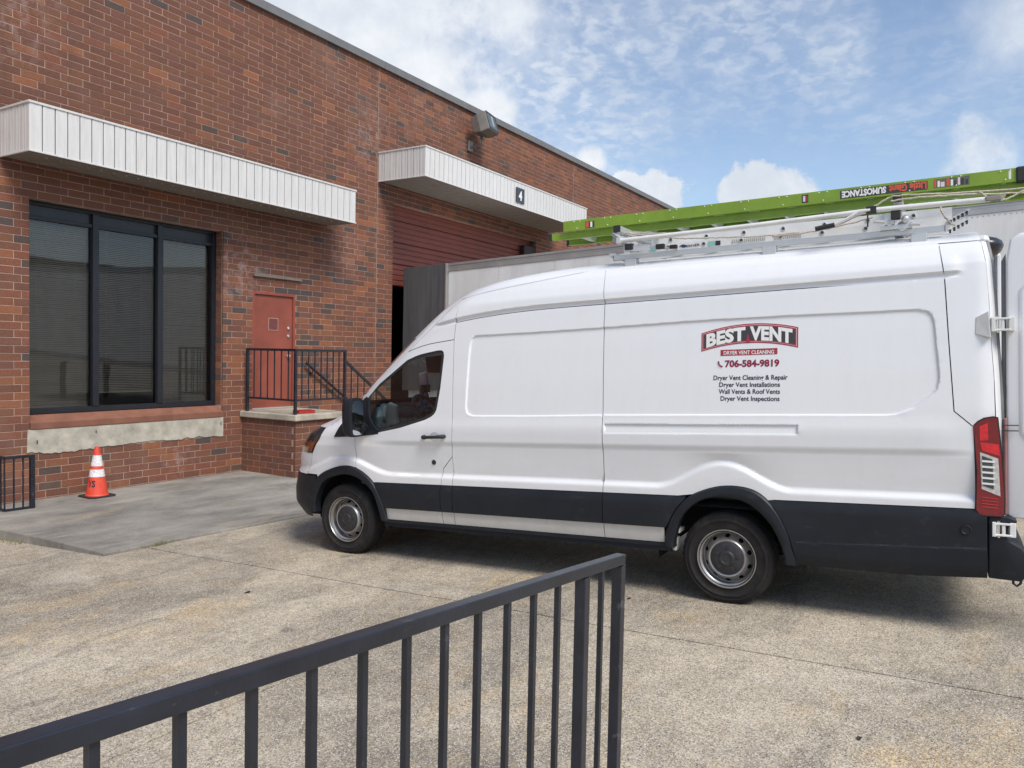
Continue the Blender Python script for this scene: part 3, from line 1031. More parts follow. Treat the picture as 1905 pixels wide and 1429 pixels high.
# ---- white metal canopies
def canopy(c, panel, nrib):
    x0, x1, y0, z0, z1 = c
    b = MB()
    b.box((x0 + .02, y0 + .02, z1 - .03), (x1 - .02, YW + .001, z1 - .012))
    b.box((x0 + .0205, y0 + .03, z0 + .02), (x0 + .032, YW - .001, z1 - .0301))
    b.box((x1 - .032, y0 + .03, z0 + .02), (x1 - .0205, YW - .001, z1 - .0301))
    b.box((x0 + .033, y0 + .018, z0 + .02), (x1 - .033, y0 + .03, z1 - .0301))
    root = b.build('canopy', M_dark, bld)
    # top and bottom trims
    for za, zb2, pr in ((z1 - .028, z1, .012), (z0, z0 + .022, .010)):
        t = MB()
        t.box((x0 - pr, y0 - pr, za), (x1 + pr, y0 + .012, zb2))
        t.box((x0 - pr, y0 + .0121, za), (x0 + .012, YW - .001, zb2))
        t.box((x1 - .012, y0 + .0121, za), (x1 + pr, YW - .001, zb2))
        t.build('canopy_trim', M_canopy, root, bevel=.003)
    # standing panels with a dark joint between, on the front and both ends
    n = round((x1 - x0) / panel)
    pw = (x1 - x0) / n
    src = None
    def panel_mesh(l, along):
        p = MB()
        prof = [(0.0065, .016), (0.0065, .002), (.011, 0), (l * .33, 0), (l * .36, .002), (l * .64, .002), (l * .67, 0), (l - .011, 0), (l - .0065, .002), (l - .0065, .016)]
        n_ = len(prof)
        if along == 'x': vs = [(u, v, 0) for u, v in prof] + [(u, v, z1 - z0 - .052) for u, v in prof]
        else: vs = [(v, u, 0) for u, v in prof] + [(v, u, z1 - z0 - .052) for u, v in prof]
        p.add(vs, [(i, i + 1, n_ + i + 1, n_ + i) for i in range(n_ - 1)])
        return p
    def place(p, loc):
        nonlocal src
        me = bpy.data.meshes.new('canopy_panel')
        me.from_pydata(p.v, [], p.f); me.materials.append(M_canopy)
        return me
    mx_ = place(panel_mesh(pw, 'x'), None)
    for i in range(n):
        o = bpy.data.objects.new('canopy_panel', mx_); link(o); o.parent = root
        o.location = Vector((x0 + i * pw, y0 + random.uniform(0, .002), z0 + .024)) - ORGB
    d = YW - y0
    m = max(2, round(d / panel)); pd = d / m
    my_ = place(panel_mesh(pd, 'y'), None)
    for i in range(m):
        for xx, sx in ((x0, 1), (x1, -1)):
            o = bpy.data.objects.new('canopy_panel', my_); link(o); o.parent = root
            o.location = Vector((xx, y0 + i * pd, z0 + .024)) - ORGB
            if sx < 0: o.scale = (-1, 1, 1)
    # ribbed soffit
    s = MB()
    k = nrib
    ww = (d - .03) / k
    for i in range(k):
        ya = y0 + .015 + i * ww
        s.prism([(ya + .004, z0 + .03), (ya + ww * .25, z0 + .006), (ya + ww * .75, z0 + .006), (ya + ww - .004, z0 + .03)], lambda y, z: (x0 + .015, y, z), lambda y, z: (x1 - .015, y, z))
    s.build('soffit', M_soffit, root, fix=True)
    return root


c1 = canopy(CAN1, .155, 5)
c2 = canopy(CAN2, .152, 9)
# folded tabs under the first canopy
b = MB()
for i in range(30):
    x = 5.32 + i * .178
    b.add([(x, 10.17, 2.362), (x + .05, 10.17, 2.362), (x + .03, 10.16, 2.342)], [(0, 1, 2)])
b.build('soffit_tab', M_canopy, c1, fix=False)

# ---- number sign on the second canopy
sg = thing('number_sign', 'small dark square sign reading 4 on the white front of the second canopy', 'sign', (15.78, CAN2[2] - .014, 3.75))
b = MB(); b.box((15.60, CAN2[2] - .024, 3.58), (15.97, CAN2[2] - .014, 3.925)); pl_ = b.build('sign_plate', M_signblack, sg)
V, F = text_mesh('4', .15, .21, .045)
b = MB(); b.add([(15.71 + v[0], CAN2[2] - .0265, 3.648 + v[1]) for v in V], F); b.build('numeral', M_white, sg, fix=False)

# ---- floodlight
fl = thing('floodlight', 'grey brown box floodlight on a knuckle arm above the canopy with the number sign', 'floodlight', (15.42, YW - .005, 4.95))
b = MB(); b.box((15.33, YW - .055, 4.83), (15.51, YW - .003, 5.09)); b.build('junction_box', M_bronze, fl, bevel=.015)
b = MB(); b.tube([(15.42, YW - .055, 4.93), (15.42, YW - .30, 4.93), (15.42, YW - .37, 4.97), (15.42, YW - .38, 5.14)], .028, 10)
b.lathe([(-.05, .05), (.05, .05)], (15.42, YW - .38, 5.11), (1, 0, 0), 14)
b.build('knuckle_arm', M_bronze, fl, smooth=40)
HM = Matrix.Translation((15.45, YW - .40, 5.40)) @ Euler((math.radians(-16), 0, math.radians(10))).to_matrix().to_4x4()


def hb(p): return tuple(HM @ Vector(p))


b = MB()
fr = [(-.29, -.22), (.29, -.22), (.29, .22), (-.29, .22)]; bk = [(-.22, -.15), (.22, -.15), (.22, .18), (-.22, .18)]
b.add([hb((x, -.21, z)) for x, z in fr] + [hb((x, .02, z)) for x, z in fr] + [hb((x, .22, z)) for x, z in bk],
      [(0, 1, 5, 4), (1, 2, 6, 5), (2, 3, 7, 6), (3, 0, 4, 7), (4, 5, 9, 8), (5, 6, 10, 9), (6, 7, 11, 10), (7, 4, 8, 11), (8, 9, 10, 11), (3, 2, 1, 0)])
b.build('lamp_housing', M_bronze, fl, bevel=.015)
b = MB()
b.add([hb((x * .88, -.2135, z * .86 + .02)) for x, z in fr], [(0, 1, 2, 3)])
ln = b.build('lamp_glass', M_lens, fl, fix=False)
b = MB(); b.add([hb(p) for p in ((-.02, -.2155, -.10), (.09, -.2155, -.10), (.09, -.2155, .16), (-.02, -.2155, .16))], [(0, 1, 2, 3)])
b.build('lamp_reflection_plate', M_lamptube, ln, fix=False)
b = MB()
for q in ((-.27, -.225, -.20, .27, -.212, -.155), (-.27, -.225, .195, .27, -.212, .215), (-.285, -.225, -.20, -.255, -.212, .215), (.255, -.225, -.20, .285, -.212, .215)):
    P = MB(); P.box(q[:3], q[3:]); b.add([hb(v) for v in P.v], P.f)
b.build('lens_frame', simple('lens_frame_dark', (.07, .07, .065), .5), fl)

# ---- entrance landing of brick with a concrete cap
ld = thing('entrance_landing', 'raised brick landing with a thick concrete cap in front of the red door', 'landing', (9.4, 10.0, -2.06))
LX0, LX1, LY0 = 8.83, 10.05, 9.42
b = MB(); b.box((LX0 + .0038, LY0 + .0038, -2.3), (LX1 - .0038, YW - .002, -1.131)); b.build('mortar_core', M_mortar, ld)
b = MB(); b.prism([(LX0 - .05, LY0 - .05), (9.5, LY0 - .055), (LX1, LY0 - .05), (LX1, YW - .003), (LX0 - .05, YW - .003)], lambda x, y: (x, y, -1.13), lambda x, y: (x, y, -1.032))
b.build('landing_cap', M_slab, ld, bevel=.014)
ORGL = ORG[ld.name]
for k in range(0, 10):
    z0 = -1.133 - (k + 1) * BP + .004
    h = BP - JT
    if z0 < -2.2: continue
    off = 0 if k % 2 else .15
    x = LX0 - off
    while x < LX1:
        a, c = max(x, LX0), min(x + BL - JT, LX1)
        if c - a > .03:
            o = bpy.data.objects.new('brick', brick_mesh(c - a, h, random.choice(TONES['brown'] + TONES['red']))); link(o); o.parent = ld
            o.location = Vector((a, LY0, z0)) - ORGL
        x += BL
    y = YW - .004 + off
    while y > LY0 + .06:
        a, c = min(y, YW - .004), max(y - BL + JT, LY0 + .056)
        if a - c > .03:
            o = bpy.data.objects.new('brick', brick_mesh(a - c, h, random.choice(TONES['brown'] + TONES['red']), 1)); link(o); o.parent = ld
            o.location = Vector((LX0, a, z0)) - ORGL
        y -= BL
for i in range(6):
    b = MB(); b.box((LX1 + .001 + i * .28, LY0, -2.3), (LX1 + .28 + i * .28, YW - .003, -1.03 - (i + 1) * .17))
    b.build('stair_step', M_slab, ld, bevel=.01)


# ---- railings
def baluster_row(parent, pts, r, mat, lo, hi):
    pass


rl = thing('landing_railing', 'black steel railing round the brick landing with a sloping run down its steps', 'railing', (9.4, 9.5, -1.03))
zt_, zb2_ = .012, -.80
ry = LY0 + .05
PX = [(LX0 + .03, YW - .10), (LX0 + .03, ry), (9.985, ry)]
for x, y in PX:
    b = MB(); b.bar((x, y, -1.031), (x, y, zt_ - .02), .042, .042); b.build('post', M_rail, rl, bevel=.002)
for i in range(2):
    (xa, ya), (xb, yb) = PX[i], PX[i + 1]
    dv = Vector((xb - xa, yb - ya, 0)).normalized() * .022
    b = MB(); b.bar(Vector((xa, ya, zt_)) - dv, Vector((xb, yb, zt_)) + dv, .042, .04); b.build('top_rail', M_rail, rl, bevel=.002)
    b = MB(); b.bar(Vector((xa, ya, zb2_)) + dv, Vector((xb, yb, zb2_)) - dv, .032, .032); b.build('bottom_rail', M_rail, rl, bevel=.002)
    n = 6 if i == 0 else 7
    for k in range(1, n + 1):
        t = k / (n + 1)
        p = (xa + (xb - xa) * t, ya + (yb - ya) * t)
        b = MB(); b.bar((*p, zb2_ + .016), (*p, zt_ - .02), .015, .015); b.build('baluster', M_rail, rl)
b = MB(); b.bar((10.0, ry, -.165), (11.85, ry, -1.375), .042, .04); b.build('stair_rail', M_rail, rl, bevel=.002)
for k in range(1, 11):
    x = 9.985 + k * .165
    zr = -.165 - (x - 10) * .654
    b = MB(); b.bar((x, ry, zr - .82), (x, ry, zr - .02), .015, .015); b.build('baluster', M_rail, rl)
b = MB(); b.bar((10.0, ry, -.97), (11.85, ry, -2.18 + .02), .03, .03); b.build('stair_bottom_rail', M_rail, rl)
b = MB(); b.bar((11.85, ry, -2.1), (11.85, ry, -1.36), .042, .042); b.build('post', M_rail, rl, bevel=.002)

hr = thing('wall_handrail', 'black sloping handrail bracketed to the brick wall beside the landing steps', 'handrail', (11.0, YW - .08, -.75))
b = MB(); b.tube([(10.2, YW - .08, -.215), (12.0, YW - .08, -1.40)], .024, 10); b.build('grip_rail', M_rail, hr, smooth=40)
for x in (10.36, 11.5):
    z = -.215 - (x - 10.2) * .658
    b = MB(); b.tube([(x, YW - .08, z - .03), (x, YW - .08, z - .08), (x, YW - .004, z - .10)], .011, 8)
    b.lathe([(0, .04), (.008, .04), (.008, 0)], (x, YW - .001, z - .10), (0, -1, 0), 14); b.build('bracket', M_rail, hr, smooth=40)

tr = thing('red_tray', 'small shallow red plastic tray lying on the landing cap behind its corner post', 'tray', (9.14, 9.62, -1.03))
b = MB()
b.prism([(9.02, 9.55), (9.32, 9.50), (9.34, 9.68), (9.05, 9.72)], lambda x, y: (x, y, -1.031), lambda x, y: (x, y, -1.022))
for (xa, ya), (xb, yb) in (((9.02, 9.55), (9.32, 9.50)), ((9.32, 9.50), (9.34, 9.68)), ((9.34, 9.68), (9.05, 9.72)), ((9.05, 9.72), (9.02, 9.55))):
    b.bar((xa, ya, -1.005), (xb, yb, -1.005), .012, .055)
b.build('tray_body', M_tray, tr)

gr_ = thing('corner_guard_rail', 'low dark steel guard frame standing by the wall at the left edge', 'railing', (5.0, 10.2, -2.05))
GZ0, GZ1 = -2.035, -1.385
gp = [(5.172, 10.18), (4.862, 10.205), (4.872, YW - .03)]
b = MB(); b.bar((*gp[0], GZ0 - .017), (*gp[0], GZ1 + .016), .05, .05); b.build('post', M_rail, gr_, bevel=.002)
b = MB(); b.bar((*gp[2], GZ0 - .017), (*gp[2], GZ1 + .016), .05, .05); b.build('post', M_rail, gr_, bevel=.002)
for i in range(2):
    for z, nm in ((GZ1, 'top_rail'), (GZ0, 'bottom_rail')):
        b = MB(); b.bar((*gp[i], z), (*gp[i + 1], z), .04, .034); b.build(nm, M_rail, gr_, bevel=.002)
    for k in range(1, 4 if i == 0 else 5):
        t = k / (3 if i == 0 else 5)
        p = (gp[i][0] + (gp[i + 1][0] - gp[i][0]) * t, gp[i][1] + (gp[i + 1][1] - gp[i][1]) * t)
        b = MB(); b.bar((*p, GZ0 + .01), (*p, GZ1 - .01), .015, .015); b.build('baluster', M_rail, gr_)

# foreground ramp railing
fr_ = thing('ramp_railing', 'large dark blue grey ramp railing sloping through the foreground with thin balusters', 'railing', (2.52, 1.08, -1.8))
Pe = Vector((2.5455, 1.0798, -.7151)); dr = Vector((1, 0, -.0872))


def fp(s, dz=0.0, dy=0.0): return Pe + dr * s + Vector((0, dy, dz))


b = MB(); b.bar(fp(-3.4, .0015), fp(0, .0015), .038, .035); b.build('top_rail', M_rail, fr_, bevel=.003)
for s in (-.309, -.019, -2.45):
    pt = fp(s, -.019); b = MB(); b.box((pt.x - .019, pt.y - .0189, gz(1.08) - .02), (pt.x + .019, pt.y + .0189, pt.z + (.0001 if s != -.019 else .0)))
    b.build('post', M_rail, fr_, bevel=.003)
for s in [-.165, -.479] + [-.627 - .1432 * k for k in range(0, 12)]:
    if abs(s + 2.45) < .05: continue
    pt = fp(s, -.019); b = MB(); b.box((pt.x - .008, pt.y - .008, gz(1.08) + .11 - .0872 * 0), (pt.x + .008, pt.y + .008, pt.z))
    b.build('baluster', M_rail, fr_)
b = MB(); b.bar((Pe.x - 3.4, Pe.y, gz(1.08) + .12), (Pe.x - .04, Pe.y, gz(1.08) + .12), .032, .032); b.build('bottom_rail', M_rail, fr_, bevel=.003)

# ---- traffic cone
cn = thing('traffic_cone', 'scuffed orange traffic cone with two white collars standing by the brick wall', 'cone', (6.10, 10.335, -2.056))
cx, cy, cz = 6.10, 10.335, -2.056
b = MB(); b.prism([(cx - .185, cy - .14), (cx - .14, cy - .185), (cx + .14, cy - .185), (cx + .185, cy - .14), (cx + .185, cy + .14), (cx + .14, cy + .185), (cx - .14, cy + .185), (cx - .185, cy + .14)],
                  lambda x, y: (x, y, cz), lambda x, y: (x, y, cz + .03)); b.build('cone_base', M_rubber, cn, bevel=.006)
def cr_(h): return .138 - (.138 - .030) * (h - .05) / .64
b = MB(); b.lathe([(.0301, .15), (.05, .142), (.052, cr_(.052)), (.69, cr_(.69)), (.692, .02), (.66, .018)], (cx, cy, cz), (0, 0, 1), 32); b.build('cone_body', M_cone, cn, smooth=40)
for h0, h1 in ((.285, .385), (.43, .575)):
    b = MB(); b.lathe([(h0, cr_(h0) + .0005), (h0, cr_(h0) + .003), (h1, cr_(h1) + .003), (h1, cr_(h1) + .0005)], (cx, cy, cz), (0, 0, 1), 32); b.build('reflective_collar', M_collar, cn, smooth=40)
V, F = text_mesh('TS', .10, .085, .04)
az0 = math.atan2(-cy, -cx) - .62
b = MB()
vs = []
for u_, v_ in V:
    h = .155 + v_; r = cr_(h) + .002; a = az0 + (u_ - .05) / .115
    vs.append((cx + r * math.cos(a), cy + r * math.sin(a), cz + h))
b.add(vs, F); b.build('stencil_letters', M_ink, cn, fix=False)

# ------------------------------------------------------------------ trailer at the dock
TX = 13.0
tl_s = 0.0489
TS_ = Matrix.Rotation(-math.atan(tl_s), 4, 'X')   # nose up, tail down towards the dock
tra = thing('semi_trailer', 'white box trailer with an aluminium top rail backed into the loading door', 'trailer', (TX, 10.55, -2.6))


def tz(y, dz): return 1.806 + (10.55 - y) * tl_s + dz


def tpan(b, ya, yb, d0, d1, x0, x1):
    """block between two lengths along the trailer, its depth below the roof line d0..d1"""
    vs = []
    for x in (x0, x1):
        for y, d in ((ya, d0), (yb, d0), (yb, d1), (ya, d1)):
            vs.append((x, y, tz(y, -d)))
    b.add(vs, [(0, 1, 2, 3), (7, 6, 5, 4), (0, 4, 5, 1), (1, 5, 6, 2), (2, 6, 7, 3), (3, 7, 4, 0)])


TY1 = -5.6
b = MB(); tpan(b, 10.5, TY1, .02, 2.75, TX + .012, TX + 2.59); body = b.build('trailer_box', M_trailer, tra)
b = MB(); tpan(b, 9.50, TY1, 0, .045, TX - .012, TX + .03); tpan(b, 9.50, TY1, .048, .088, TX - .004, TX + .03); tpan(b, 9.50, TY1, .091, .165, TX - .009, TX + .03)
b.build('top_rail', M_trailrail, tra)
b = MB(); tpan(b, 9.52, TY1, 2.62, 2.78, TX - .008, TX + .03); b.build('bottom_rail', M_trailrail, tra)
y = 9.48
while y > TY1 + .3:
    ye = max(y - 1.24, TY1)
    b = MB(); tpan(b, y - .002, ye + .002, .168, 2.617, TX + .001, TX + .011); b.build('side_panel', M_trailer, tra)
    b = MB()
    for kk in range(36):
        zz_ = .20 + kk * .067
        yy = ye + .03
        b.lathe([(0, .009), (.005, .007), (.006, 0)], (TX + .001, yy, tz(yy, -zz_)), (-1, 0, 0), 6)
    if y < 4.5:
        for kk in range(18):
            yy = y - .03 - kk * .067
            b.lathe([(0, .009), (.005, .007), (.006, 0)], (TX + .001, yy, tz(yy, -.20)), (-1, 0, 0), 6)
    tag(b.build('rivets', M_trailrail, tra), kind='stuff')
    y = ye
b = MB(); tpan(b, 10.62, 9.53, .005, 2.6, TX - .06, TX - .012); dr_ = b.build('open_rear_door', M_traildoor, tra, bevel=.004)
tag(dr_, label='dark grey rear door folded back flat against the trailer side')
b = MB(); tpan(b, 9.53, 9.50, .0, 2.6, TX - .065, TX - .010); b.build('door_edge_strip', M_trailrail, tra)
b = MB()
for yy in (9.2, 8.0):
    for sx in (TX + .35, TX + 2.25):
        b.lathe([(-.14, .30), (-.13, .48), (-.10, .50), (.10, .50), (.13, .48), (.14, .30), (.14, 0)], (sx, yy, gz(yy) - .35 + .5), (1, 0, 0), 28)
b.build('wheel', M_tyre, tra, smooth=40)
b = MB(); b.box((TX + .5, -3.0, -1.75), (TX + .62, -2.88, -.5)); b.box((TX + 1.9, -3.0, -1.75), (TX + 2.02, -2.88, -.5)); b.build('landing_gear', M_traildoor, tra)

# ------------------------------------------------------------------ the van
VM = Matrix(((-0.035943853837238825, -0.9993527153208667, -0.0014797811114916795, 6.799469748859184),
             (0.9985068857913307, -0.035974301672314864, 0.041107768687774535, 1.6393409519254212),
             (-0.04113439435102338, 0.0, 0.9991536226233554, -1.8512776382921925), (0, 0, 0, 1)))
van = thing('cargo_van', 'white high roof cargo van with black lower cladding and a ladder rack on its roof', 'van', (0, 0, 0), None, VM)


def sst(a, b_, x):
    t = np.clip((x - a) / (b_ - a), 0, 1)
    return t * t * (3 - 2 * t)


PB = np.array([[-.5, .93], [0.30, .95], [0.40, .985], [.547, 1.0], [.80, 1.006], [1.13, 1.006], [1.195, 1.006], [1.42, 1.022], [1.70, 1.008], [2.0, .985], [2.2, .965], [2.30, .955], [2.36, .947], [2.42, .940], [2.50, .915], [2.56, .885], [2.61, .84], [2.65, .78], [2.68, .70], [2.71, .55], [2.73, .35], [2.74, 0], [3, 0]])
_h = np.arange(-.5, 2.9, .002)
_b = np.interp(_h, PB[:, 0], PB[:, 1])
_b = np.convolve(np.pad(_b, 6, mode='edge'), np.ones(13) / 13, 'valid')
XF = np.array([[.0, 4.4], [.25, 4.42], [.33, 4.74], [.45, 4.86], [.60, 4.86], [.80, 4.81], [.92, 4.81], [1.05, 4.75], [1.18, 4.64], [1.25, 4.50], [1.31, 4.32], [1.40, 4.11], [1.47, 3.99], [1.57, 3.90], [1.70, 3.77], [2.08, 3.32], [2.30, 3.04], [2.46, 2.82], [2.54, 2.66], [2.60, 2.44], [2.64, 2.22], [2.68, 1.9], [2.72, 1.3], [2.75, 1.0], [3, 1]])
RR = np.array([[.0, .85], [1.0, .9], [1.25, .9], [1.5, .85], [2.2, .8], [2.5, .8], [2.75, .8]])
# recess in the side panels (rounded outline) and the long pocket under it
RECS = [(2.20, 2.112), (2.235, 2.085), (2.255, 2.03), (2.268, 1.85), (2.288, 1.47), (2.275, 1.425), (2.25, 1.405), (2.20, 1.395), (1.6, 1.403), (.97, 1.42), (.2, 1.432), (-.59, 1.443), (-1.10, 1.450), (-1.16, 1.456), (-1.269, 1.499), (-1.395, 1.605), (-1.412, 1.635), (-1.424, 1.71), (-1.395, 2.06), (-1.38, 2.12), (-1.35, 2.152), (-1.30, 2.163), (-.588, 2.164), (.189, 2.157), (.97, 2.135), (1.575, 2.121)]
POCK = [(.955, 1.352), (-.530, 1.374), (-.530, 1.305), (.955, 1.276)]
R4 = [(-1.408, 2.30), (-1.52, 2.335)]


def Xf(z): return np.interp(z, XF[:, 0], XF[:, 1])
def Rf(z): return np.interp(z, RR[:, 0], RR[:, 1])
def hh(X, z): return z + .018 * (X - 1.0) * (1 - sst(2.38, 2.62, z))


def hsh(X):
    d = np.abs(X - .02); b_ = np.where(d < .52, .19 * (.5 + .5 * np.cos(PI * np.clip(d / .52, 0, 1))), 0)
    e = np.abs(X - 3.75); c_ = np.where(e < .62, .15 * (.5 + .5 * np.cos(PI * np.clip(e / .62, 0, 1))), 0)
    return .845 + b_ + c_


def hg(X): return 2.350 - .06 * np.clip((X - 1.2) / 1.2, 0, None) ** 2.5


def taper(X, z):
    R = Rf(z); t = np.clip((X - (Xf(z) - R)) / R, 0, 1)
    return (1 - t ** 2.4) ** (1 / 2.2)


def seg_dist(px, pz, poly):
    d = np.full(px.shape, 9.0)
    n = len(poly)
    for i in range(n):
        ax, az = poly[i]; bx, bz = poly[(i + 1) % n]
        L2 = (bx - ax) ** 2 + (bz - az) ** 2
        t = np.clip(((px - ax) * (bx - ax) + (pz - az) * (bz - az)) / max(L2, 1e-12), 0, 1)
        d = np.minimum(d, np.hypot(px - ax - t * (bx - ax), pz - az - t * (bz - az)))
    return d


def inside(px, pz, poly):
    r = np.zeros(px.shape, bool)
    n = len(poly)
    for i in range(n):
        x0, y0 = poly[i]; x1, y1 = poly[(i + 1) % n]
        if y0 == y1: continue
        c_ = (y0 > pz) != (y1 > pz)
        r ^= c_ & (px < (x1 - x0) * (pz - y0) / (y1 - y0) + x0)
    return r


def W(X, z, fine=True):
    X = np.asarray(X, float); z = np.asarray(z, float)
    X, z = np.broadcast_arrays(X, z)
    shp = X.shape
    X, z = np.atleast_1d(X), np.atleast_1d(z)
    h = hh(X, z); y = np.interp(h, _h, _b)
    if fine:
        hs = hsh(X); s1 = sst(hs, hs + .045, h); s2 = 1 - np.clip((h - hs - .045) / np.maximum(1.13 - hs - .045, .02), 0, 1)
        y = y - .030 * s1 * s2
        cf = sst(-1.75, -1.35, X) * (1 - sst(3.0, 3.5, X))
        y = y + .020 * cf * sst(1.135, 1.195, h) * (1 - sst(1.30, 1.42, h) * .9)
        g = hg(X); gf = sst(-1.56, -1.50, X) * (1 - sst(2.55, 2.75, X))
        y = y + gf * .015 * (sst(g - .002, g + .016, h) * (1 - sst(g + .05, g + .20, h))) - gf * .010 * (sst(g - .030, g - .022, h) - sst(g - .002, g + .016, h))
        m = (X > -1.5) & (X < 2.35) & (z > 1.2) & (z < 2.25)
        if m.any():
            d = seg_dist(X[m], z[m], RECS) * np.where(inside(X[m], z[m], RECS), 1, -1)
            e = seg_dist(X[m], z[m], POCK) * np.where(inside(X[m], z[m], POCK), 1, -1)
            yy = y[m] - .012 * sst(-.002, .011, d)
            zz_ = (z[m] - (1.29 + .0145 * (.2 - X[m]) )) / .075
            yy = yy - .015 * sst(-.002, .005, e) * np.clip(.35 + zz_, .25, 1.0)
            y = y.copy(); y[m] = yy
        y = y - .030 * (np.clip((-1.63 - X) / .12, 0, 1)) ** 2
    return (y * taper(X, z)).reshape(shp)


def cutz(X): return hg(X) - .026 - .018 * (X - 1.0)
def bandtop(X): return .742 + (3.25 - X) * .0218
def bandbot(X): return .502 + (3.22 - X) * .018
def stripbot(X): return .389 + (3.22 - X) * .0135
def P3(X, z, off=0.0): return (float(X), float(W(X, z)) + off, float(z))


HL = sorted(set([round(v, 4) for v in list(np.arange(.36, 2.70, .045)) + list(np.arange(.835, 1.06, .012)) + list(np.arange(1.12, 1.22, .01)) + list(np.arange(2.22, 2.46, .006)) + list(np.arange(2.46, 2.64, .015))]))


def densify(poly, step):
    out = []
    n = len(poly)
    for i in range(n):
        a = poly[i]; b_ = poly[(i + 1) % n]
        k = max(1, int(math.hypot(b_[0] - a[0], b_[1] - a[1]) / step))
        for j in range(k): out.append((a[0] + (b_[0] - a[0]) * j / k, a[1] + (b_[1] - a[1]) * j / k))
    return out


def inset(poly, d):
    """move a polygon's outline inwards by d"""
    n = len(poly)
    A = sum(poly[i][0] * poly[(i + 1) % n][1] - poly[(i + 1) % n][0] * poly[i][1] for i in range(n))
    s = 1 if A > 0 else -1
    out = []
    for i in range(n):
        p0 = Vector(poly[i - 1]); p1 = Vector(poly[i]); p2 = Vector(poly[(i + 1) % n])
        e1 = (p1 - p0); e2 = (p2 - p1)
        if e1.length < 1e-9 or e2.length < 1e-9:
            out.append(tuple(p1)); continue
        e1.normalize(); e2.normalize()
        n1 = Vector((-e1.y, e1.x)) * s; n2 = Vector((-e2.y, e2.x)) * s
        nn = n1 + n2
        if nn.length < .3: nn = n1
        nn.normalize()
        k = d / max(.45, nn.dot(n1))
        out.append(tuple(p1 + nn * k))
    return out


def panel(name, poly, mat, parent=None, holes_=(), gap=.0034, off=0.0, step=.03, skirt=.012, feat=True, fine=True, extra=None, yfn=None):
    """a body panel: a polygon in side view laid on the body surface, finely meshed where the pressing bends"""
    poly = inset(poly, gap) if gap else list(poly)
    B = densify(poly, step * .6)
    loops = [B]
    for h in holes_: loops.append(densify(h, step * .5))
    pts = []; edges = []
    for l in loops:
        o_ = len(pts); pts += l
        edges += [(o_ + i, o_ + (i + 1) % len(l)) for i in range(len(l))]
    arr = np.array(B)
    x0, x1 = arr[:, 0].min(), arr[:, 0].max(); z0, z1 = arr[:, 1].min(), arr[:, 1].max()
    xs = np.arange(x0, x1, step)
    cand = []
    if feat:
        for h in HL:
            zz_ = h - .018 * (xs - 1.0) * (1 - sst(2.38, 2.62, h))
            if zz_.max() < z0 or zz_.min() > z1: continue
            cand.append(np.stack([xs, zz_], 1))
        for cx_ in (.02, 3.75):
            if x0 < cx_ + .6 and x1 > cx_ - .6:
                gx, gz_ = np.meshgrid(np.arange(cx_ - .62, cx_ + .62, .016), np.arange(.78, 1.12, .012))
                cand.append(np.stack([gx.ravel(), gz_.ravel()], 1))
        if z1 > 1.3 and z0 < 2.2 and x0 < 2.3 and x1 > -1.5:
            for pl__ in (RECS, POCK):
                for d in (-.022, -.009, -.0035, 0, .0045, .009, .0135, .022):
                    cand.append(np.array(densify(inset(pl__, d), .016)))
    else:
        gx, gz_ = np.meshgrid(xs, np.arange(z0, z1, step))
        cand.append(np.stack([gx.ravel(), gz_.ravel()], 1))
    if extra is not None: cand.append(np.array(extra))
    P = np.concatenate(cand)
    m = inside(P[:, 0], P[:, 1], B)
    for h in holes_: m &= ~inside(P[:, 0], P[:, 1], h)
    P = P[m]
    dd = np.full(len(P), 9.0)
    for l in loops: dd = np.minimum(dd, seg_dist(P[:, 0], P[:, 1], l))
    P = P[dd > .005]
    # thin out near doubles
    q = np.round(P / .0045).astype(int); _, ui = np.unique(q, axis=0, return_index=True); P = P[np.sort(ui)]
    allp = [Vector(p) for p in pts] + [Vector(p) for p in P]
    r = delaunay_2d_cdt(allp, edges, [], 0, 1e-6)
    V2 = np.array([tuple(v) for v in r[0]]); F = np.array([f for f in r[2] if len(f) == 3])
    cc = V2[F].mean(1)
    k = inside(cc[:, 0], cc[:, 1], B)
    for h in holes_: k &= ~inside(cc[:, 0], cc[:, 1], h)
    F = F[k]
    Y = (W(V2[:, 0], V2[:, 1], fine) if yfn is None else yfn(V2[:, 0], V2[:, 1])) + off
    b_ = MB()
    # orient outwards (+Y)
    a2 = (V2[F[:, 1]] - V2[F[:, 0]]); c2 = (V2[F[:, 2]] - V2[F[:, 0]])
    cr2 = a2[:, 0] * c2[:, 1] - a2[:, 1] * c2[:, 0]
    F = np.where((cr2 > 0)[:, None], F[:, ::-1], F)
    b_.v = [(float(x), float(y), float(z)) for (x, z), y in zip(V2, Y)]
    b_.f = [tuple(int(i) for i in f) for f in F]
    b_.m = [0] * len(b_.f)
    if skirt:
        from collections import Counter
        ec = Counter()
        for f in b_.f:
            for i in range(3): ec[tuple(sorted((f[i], f[(i + 1) % 3])))] += 1
        nb = {}
        nf = []
        for f in b_.f:
            for i in range(3):
                a, c_ = f[i], f[(i + 1) % 3]
                if ec[tuple(sorted((a, c_)))] == 1:
                    for t in (a, c_):
                        if t not in nb:
                            x, y, z = b_.v[t]; nb[t] = len(b_.v); b_.v.append((x, y - skirt, z))
                    nf.append((c_, a, nb[a], nb[c_]))
        b_.f += nf; b_.m += [0] * len(nf)
    o = b_.build(name, mat, parent or van, fix=False, smooth=38)
    return o


def P3c(X, z, off=0.0): return (float(X), float(W(X, z, False)) + off, float(z))
def lerp_poly(fn, xs): return [(float(x), float(fn(x))) for x in xs]


